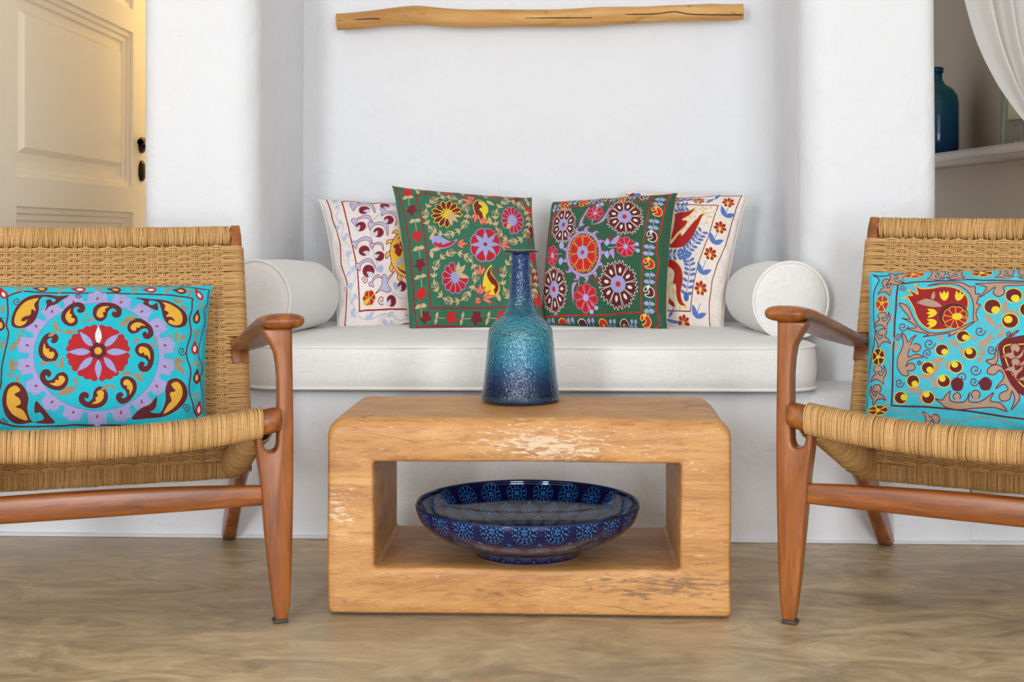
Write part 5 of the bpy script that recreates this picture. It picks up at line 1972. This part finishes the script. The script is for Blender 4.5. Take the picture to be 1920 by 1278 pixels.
for j in range(rowsn):
    sdist = (j + .5) * PZ
    for half in (-1, 1):
        wob_ = rng.uniform(-.0004, .0004)
        lead = .0026
        x = np.arange(-.326, .3261, PX / 4)
        ph = np.cos(PI * x / PX + PI * j)
        nrm_off = .019 + bowx(x) + lead * ph
        pinch = half * (.00185 + .0006 * ph) + wob_ + rng.uniform(-.0002, .0002, len(x))
        base = np.array([0, back_y(zlo), zlo])
        P = base + (sdist + pinch)[:, None] * up + nrm_off[:, None] * bn
        P[:, 0] = x
        # round the two posts
        th = np.linspace(90, -90, 7)[1:]
        cxp = HW - .0135
        pr_ = []
        for sgn in (1, -1):
            seg = []
            for t in th:
                tr_ = math.radians(t)
                q_ = base + (sdist + half * .0019 + wob_) * up + math.sin(tr_) * .0195 * bn
                q_[0] = sgn * (cxp + math.cos(tr_) * .0165 - 0)
                seg.append(q_)
            q_ = base + (sdist + half * .0019) * up - .0195 * bn
            q_[0] = sgn * .31
            seg.append(q_)
            pr_.append(np.array(seg))
        front_r = base + (sdist + half * .0019 + wob_) * up + .0195 * bn
        fr = front_r.copy()
        fr[0] = cxp
        fl = front_r.copy()
        fl[0] = -cxp
        full = np.vstack([pr_[1][::-1], fl[None], P, fr[None], pr_[0]])
        Nf = np.tile(bn, (len(full), 1))
        k_ = len(pr_[1])
        for q_, idx_ in ((1, range(k_)), (0, range(len(full) - k_, len(full)))):
            for ii in idx_:
                tpos = full[ii] - (base + sdist * up)
                vx = np.array([math.copysign(max(abs(full[ii][0]) - cxp, .0), full[ii][0]), 0, 0]) + bn * (tpos @ bn)
                Nf[ii] = vx / (np.linalg.norm(vx) + 1e-9)
        zmid = zlo + sdist * up[2]
        if .436 < zmid < .496:  # the arm blocks interrupt the wrapping here
            ends = np.array([[.342 * q_, 0, 0] for q_ in (-1, 1)]) + base + sdist * up + .008 * bn
            full = np.vstack([ends[:1], P, ends[1:]])
            Nf = np.tile(bn, (len(full), 1))
        cw.add(full, Nf, .00205)
xw = np.arange(-13, 14) * PX
for x0 in xw:
    for half in (-1, 1):
        sd = np.arange(0, slen, PZ / 2)
        jj = sd / PZ - .5
        sgnc = math.cos(PI * x0 / PX)
        off = .019 + bowx(x0) - .0027 * np.cos(PI * jj) * sgnc
        P = np.array([0, back_y(zlo), zlo]) + sd[:, None] * up + off[:, None] * bn
        P[:, 0] = x0 + half * .0022 + rng.uniform(-.0003, .0003)
        cw.add(P, np.array([1., 0, 0]), .0020)
tag(cw.build('back_weave', M_cord, chair), kind='stuff')
# lining behind the weave and in the seat
verts = []
for z in np.linspace(zlo, zhi, 6):
    for x in np.linspace(-.34, .34, 12):
        p = np.array([x, back_y(z), z]) + bn * (.009 + bowx(x))
        verts.append(tuple(p))
faces = [(k * 12 + i, k * 12 + i + 1, (k + 1) * 12 + i + 1, (k + 1) * 12 + i) for k in range(5) for i in range(11)]
mesh_obj('back_lining', verts, faces, M_core, chair)


# seat: top weave and the dense cords underneath
def seat_top(x, t):
    y = RY + (RRY - RY) * t
    z = (rail_z(x) + .026) * (1 - t) + (RRZ + .048) * t - .010 * math.sin(PI * t)
    return np.array([x, y, z])


def seat_low(x, t):
    y = RY + (RRY - RY) * t
    z = (rail_z(x) - .026) * (1 - t) + (RRZ + .034) * t + .012 * math.sin(PI * t)
    return np.array([x, y, z])


cw = Cords(4)
ts = np.linspace(.02, .98, 50)
for j, t in enumerate(ts):
    for half in (-1, 1):
        x = np.arange(-.315, .3151, PX / 2)
        ph = np.cos(PI * x / PX + PI * j)
        P = np.array([seat_top(xx, t + half * .004) for xx in x])
        P[:, 2] += .0024 * ph
        cw.add(P, (0, 0, 1.), R0)
for x0 in np.arange(-.315, .316, PX):
    for half in (-1, 1):
        tt = np.linspace(0, 1, 24)
        P = np.array([seat_top(x0 + half * .0022, t) for t in tt])
        cw.add(P, (1., 0, 0), R0)
tag(cw.build('seat_weave', M_cord, chair), kind='stuff')
cw = Cords(4)
for x0 in np.arange(-.325, .3251, .0034):
    tt = np.linspace(0, 1, 12)
    jit = rng.uniform(-.0004, .0004)
    P = np.array([seat_low(x0 + jit, t) for t in tt])
    P[:, 2] += rng.uniform(-.0008, .0008)
    cw.add(P, (1., 0, 0), .0018)
tag(cw.build('seat_underside', M_cord, chair), kind='stuff')
verts = []
for t in np.linspace(0.02, .98, 8):
    for x in np.linspace(-.33, .33, 12):
        p = (seat_low(x, t) + seat_top(x, t)) / 2
        verts.append((p[0], p[1], seat_low(x, t)[2] + .004))
faces = [(k * 12 + i, k * 12 + i + 1, (k + 1) * 12 + i + 1, (k + 1) * 12 + i) for k in range(7) for i in range(11)]
mesh_obj('seat_lining', verts, faces, M_core, chair)

chair2 = copy_tree(chair)


def put(ch_, side_, fx, fy, deg, zs):
    r_ = math.radians(deg)
    X_ = Vector((math.cos(r_), math.sin(r_), 0))
    p = Vector((fx, fy, 0)) - X_ * (side_ * HW)
    ch_.location = p
    ch_.rotation_euler = (0, 0, r_)
    ch_.scale = (1, 1, zs)


put(chair, 1, -.5243, 2.382, 21, .987)
put(chair2, -1, .4304, 2.411, -27, 1.012)
tag(chair, 'left teak armchair with woven cord seat and back, holding the paisley medallion cushion', 'armchair', 'woven armchairs either side of the table')
tag(chair2, 'right teak armchair with woven cord seat and back, holding the red tulip cushion', 'armchair', 'woven armchairs either side of the table')

# ------------------------------------------------------------------ glazed bowl
TW, TH = 512, 1024


class Strip(Sheet):
    pass


def medallion(S, cx, cy, rx, ry, seed, col, dark):
    """stencilled disc of dots and dashes"""
    S.ell(cx, cy, rx * 1.02, ry * 1.02, 0, dark, None, 0, 40)
    for k, (rr, n, a_, b_) in enumerate(((.92, 22, .07, .055), (.70, 12, .15, .07), (.44, 10, .10, .07), (.20, 6, .09, .06))):
        for i in range(n):
            t = 2 * PI * (i + .5 * (k % 2)) / n
            an = math.degrees(t) + (0 if k in (1, 3) else 90) + (35 if k == 1 and i % 2 else 0)
            S.ell(cx + rx * rr * math.cos(t), cy + ry * rr * math.sin(t), rx * a_, ry * b_, an, col, None, 0, 10)
    for i in range(4):
        t = PI / 2 * i + PI / 4
        S.ell(cx + rx * .12 * math.cos(t), cy + ry * .12 * math.sin(t), rx * .08, ry * .05, math.degrees(t), col, None, 0, 10)


def bowl_image(name, rows_, base, dark, light):
    f_ = lambda P: np.stack([P[:, 0] / TW, P[:, 1] / TH], 1)
    S = Sheet(TW, TH, base, f_)
    S.unit = 1
    for (cy, ry, off, l_) in rows_:
        for cx in (TW * (.5 + off), TW * (-.5 + off), TW * (1.5 + off)):
            medallion(S, cx, cy, TW * .40, ry, 0, l_, dark)
        for cx in (TW * off, TW * (1 + off)):
            for dx, dy in ((0, -ry * .55), (0, -ry * .85), (-24, -ry * .7), (24, -ry * .7), (-16, -ry * .9), (16, -ry * .5)):
                S.ell(cx + dx, cy + ry * 1.0 + dy * .5 + ry * .35, 13, 11, 0, l_, None, 0, 8)
    return S.image(name)


LB = (36, 104, 178)
LG = (84, 134, 184)
img_out = bowl_image('bowl outside', [(60, 190, 0, LB), (400, 100, .5, LG), (580, 80, 0, LG), (740, 75, .5, LG), (900, 85, 0, (44, 116, 186))], (5, 14, 72), (4, 9, 40), LB)
img_in = bowl_image('bowl inside', [(110, 110, 0, LB), (340, 110, .5, LG), (570, 110, 0, LG), (800, 110, .5, LG)], (5, 11, 52), (4, 7, 28), LB)


def glaze(nm, img, nrep):
    m = Mat(nm, rough=.07)
    tx = m.n('ShaderNodeTexImage', image=img)
    uv = m.n('ShaderNodeUVMap')
    mp = m.n('ShaderNodeMapping')
    mp.inputs['Scale'].default_value = (nrep, 1, 1)
    m.l(uv.outputs[0], mp.inputs[0])
    m.l(mp.outputs[0], tx.inputs[0])
    m.color(tx.outputs[0])
    m.b.inputs['Coat Weight'].default_value = .15
    m.b.inputs['Coat Roughness'].default_value = .03
    m.bump(m.noise(m.coords(), 22, 2), .06, .004)
    return m.m


M_bout = glaze('cobalt stencilled glaze', img_out, 23)
M_bin = glaze('cobalt stencilled glaze inside', img_in, 23)
BZ = .0925
bowl = empty('bowl', (at(989, 948, 2.557).x, 2.557, BZ))
tag(bowl, 'wide dark blue glazed bowl with stencilled discs, inside the open table', 'bowl')


def strip_obj(name, prof_, mat, rep_inv=False):
    P_ = spline([(a_, b_, 0) for a_, b_ in prof_], 5)[:, :2]
    m_ = len(P_)
    n_ = 144
    L_ = np.cumsum(np.r_[0, np.linalg.norm(np.diff(P_, axis=0), axis=1)])
    L_ /= L_[-1]
    V, Fc, UV = [], [], []
    for i in range(n_ + 1):
        t = 2 * PI * i / n_ + PI / 2
        for k in range(m_):
            V.append((P_[k, 0] * math.cos(t), P_[k, 0] * math.sin(t), P_[k, 1]))
            UV.append((i / n_, 1 - L_[k]))
    for i in range(n_):
        for k in range(m_ - 1):
            Fc.append((i * m_ + k, (i + 1) * m_ + k, (i + 1) * m_ + k + 1, i * m_ + k + 1))
    o = mesh_obj(name, V, Fc, mat, bowl)
    uvl = o.data.uv_layers.new(name='UVMap')
    for lp in o.data.loops:
        uvl.data[lp.index].uv = UV[lp.vertex_index]
    return o


strip_obj('bowl_outside', [(.2235, .098), (.2225, .088), (.213, .067), (.188, .0455), (.160, .0325), (.139, .0245), (.124, .017), (.114, .010), (.1085, .004), (.107, .001)], M_bout)
strip_obj('bowl_inside', [(.2185, .0985), (.216, .088), (.200, .066), (.170, .050), (.130, .038), (.080, .030), (.030, .027), (.001, .0265)], M_bin)
M_rim = Mat('blue glazed rim', srgb(16, 30, 66), .08).m
V, Fc = lathe([(.2235, .098), (.2228, .1005), (.2212, .1018), (.2197, .1007), (.2185, .0985)], 144)
mesh_obj('bowl_rim', V, Fc, M_rim, bowl)
M_clay = Mat('unglazed clay foot', srgb(206, 190, 168), .8).m
V, Fc = lathe([(.107, .001), (.105, .0), (.095, .0), (.093, .012), (0, .012)], 96)
mesh_obj('foot_ring', V, Fc, M_clay, bowl)
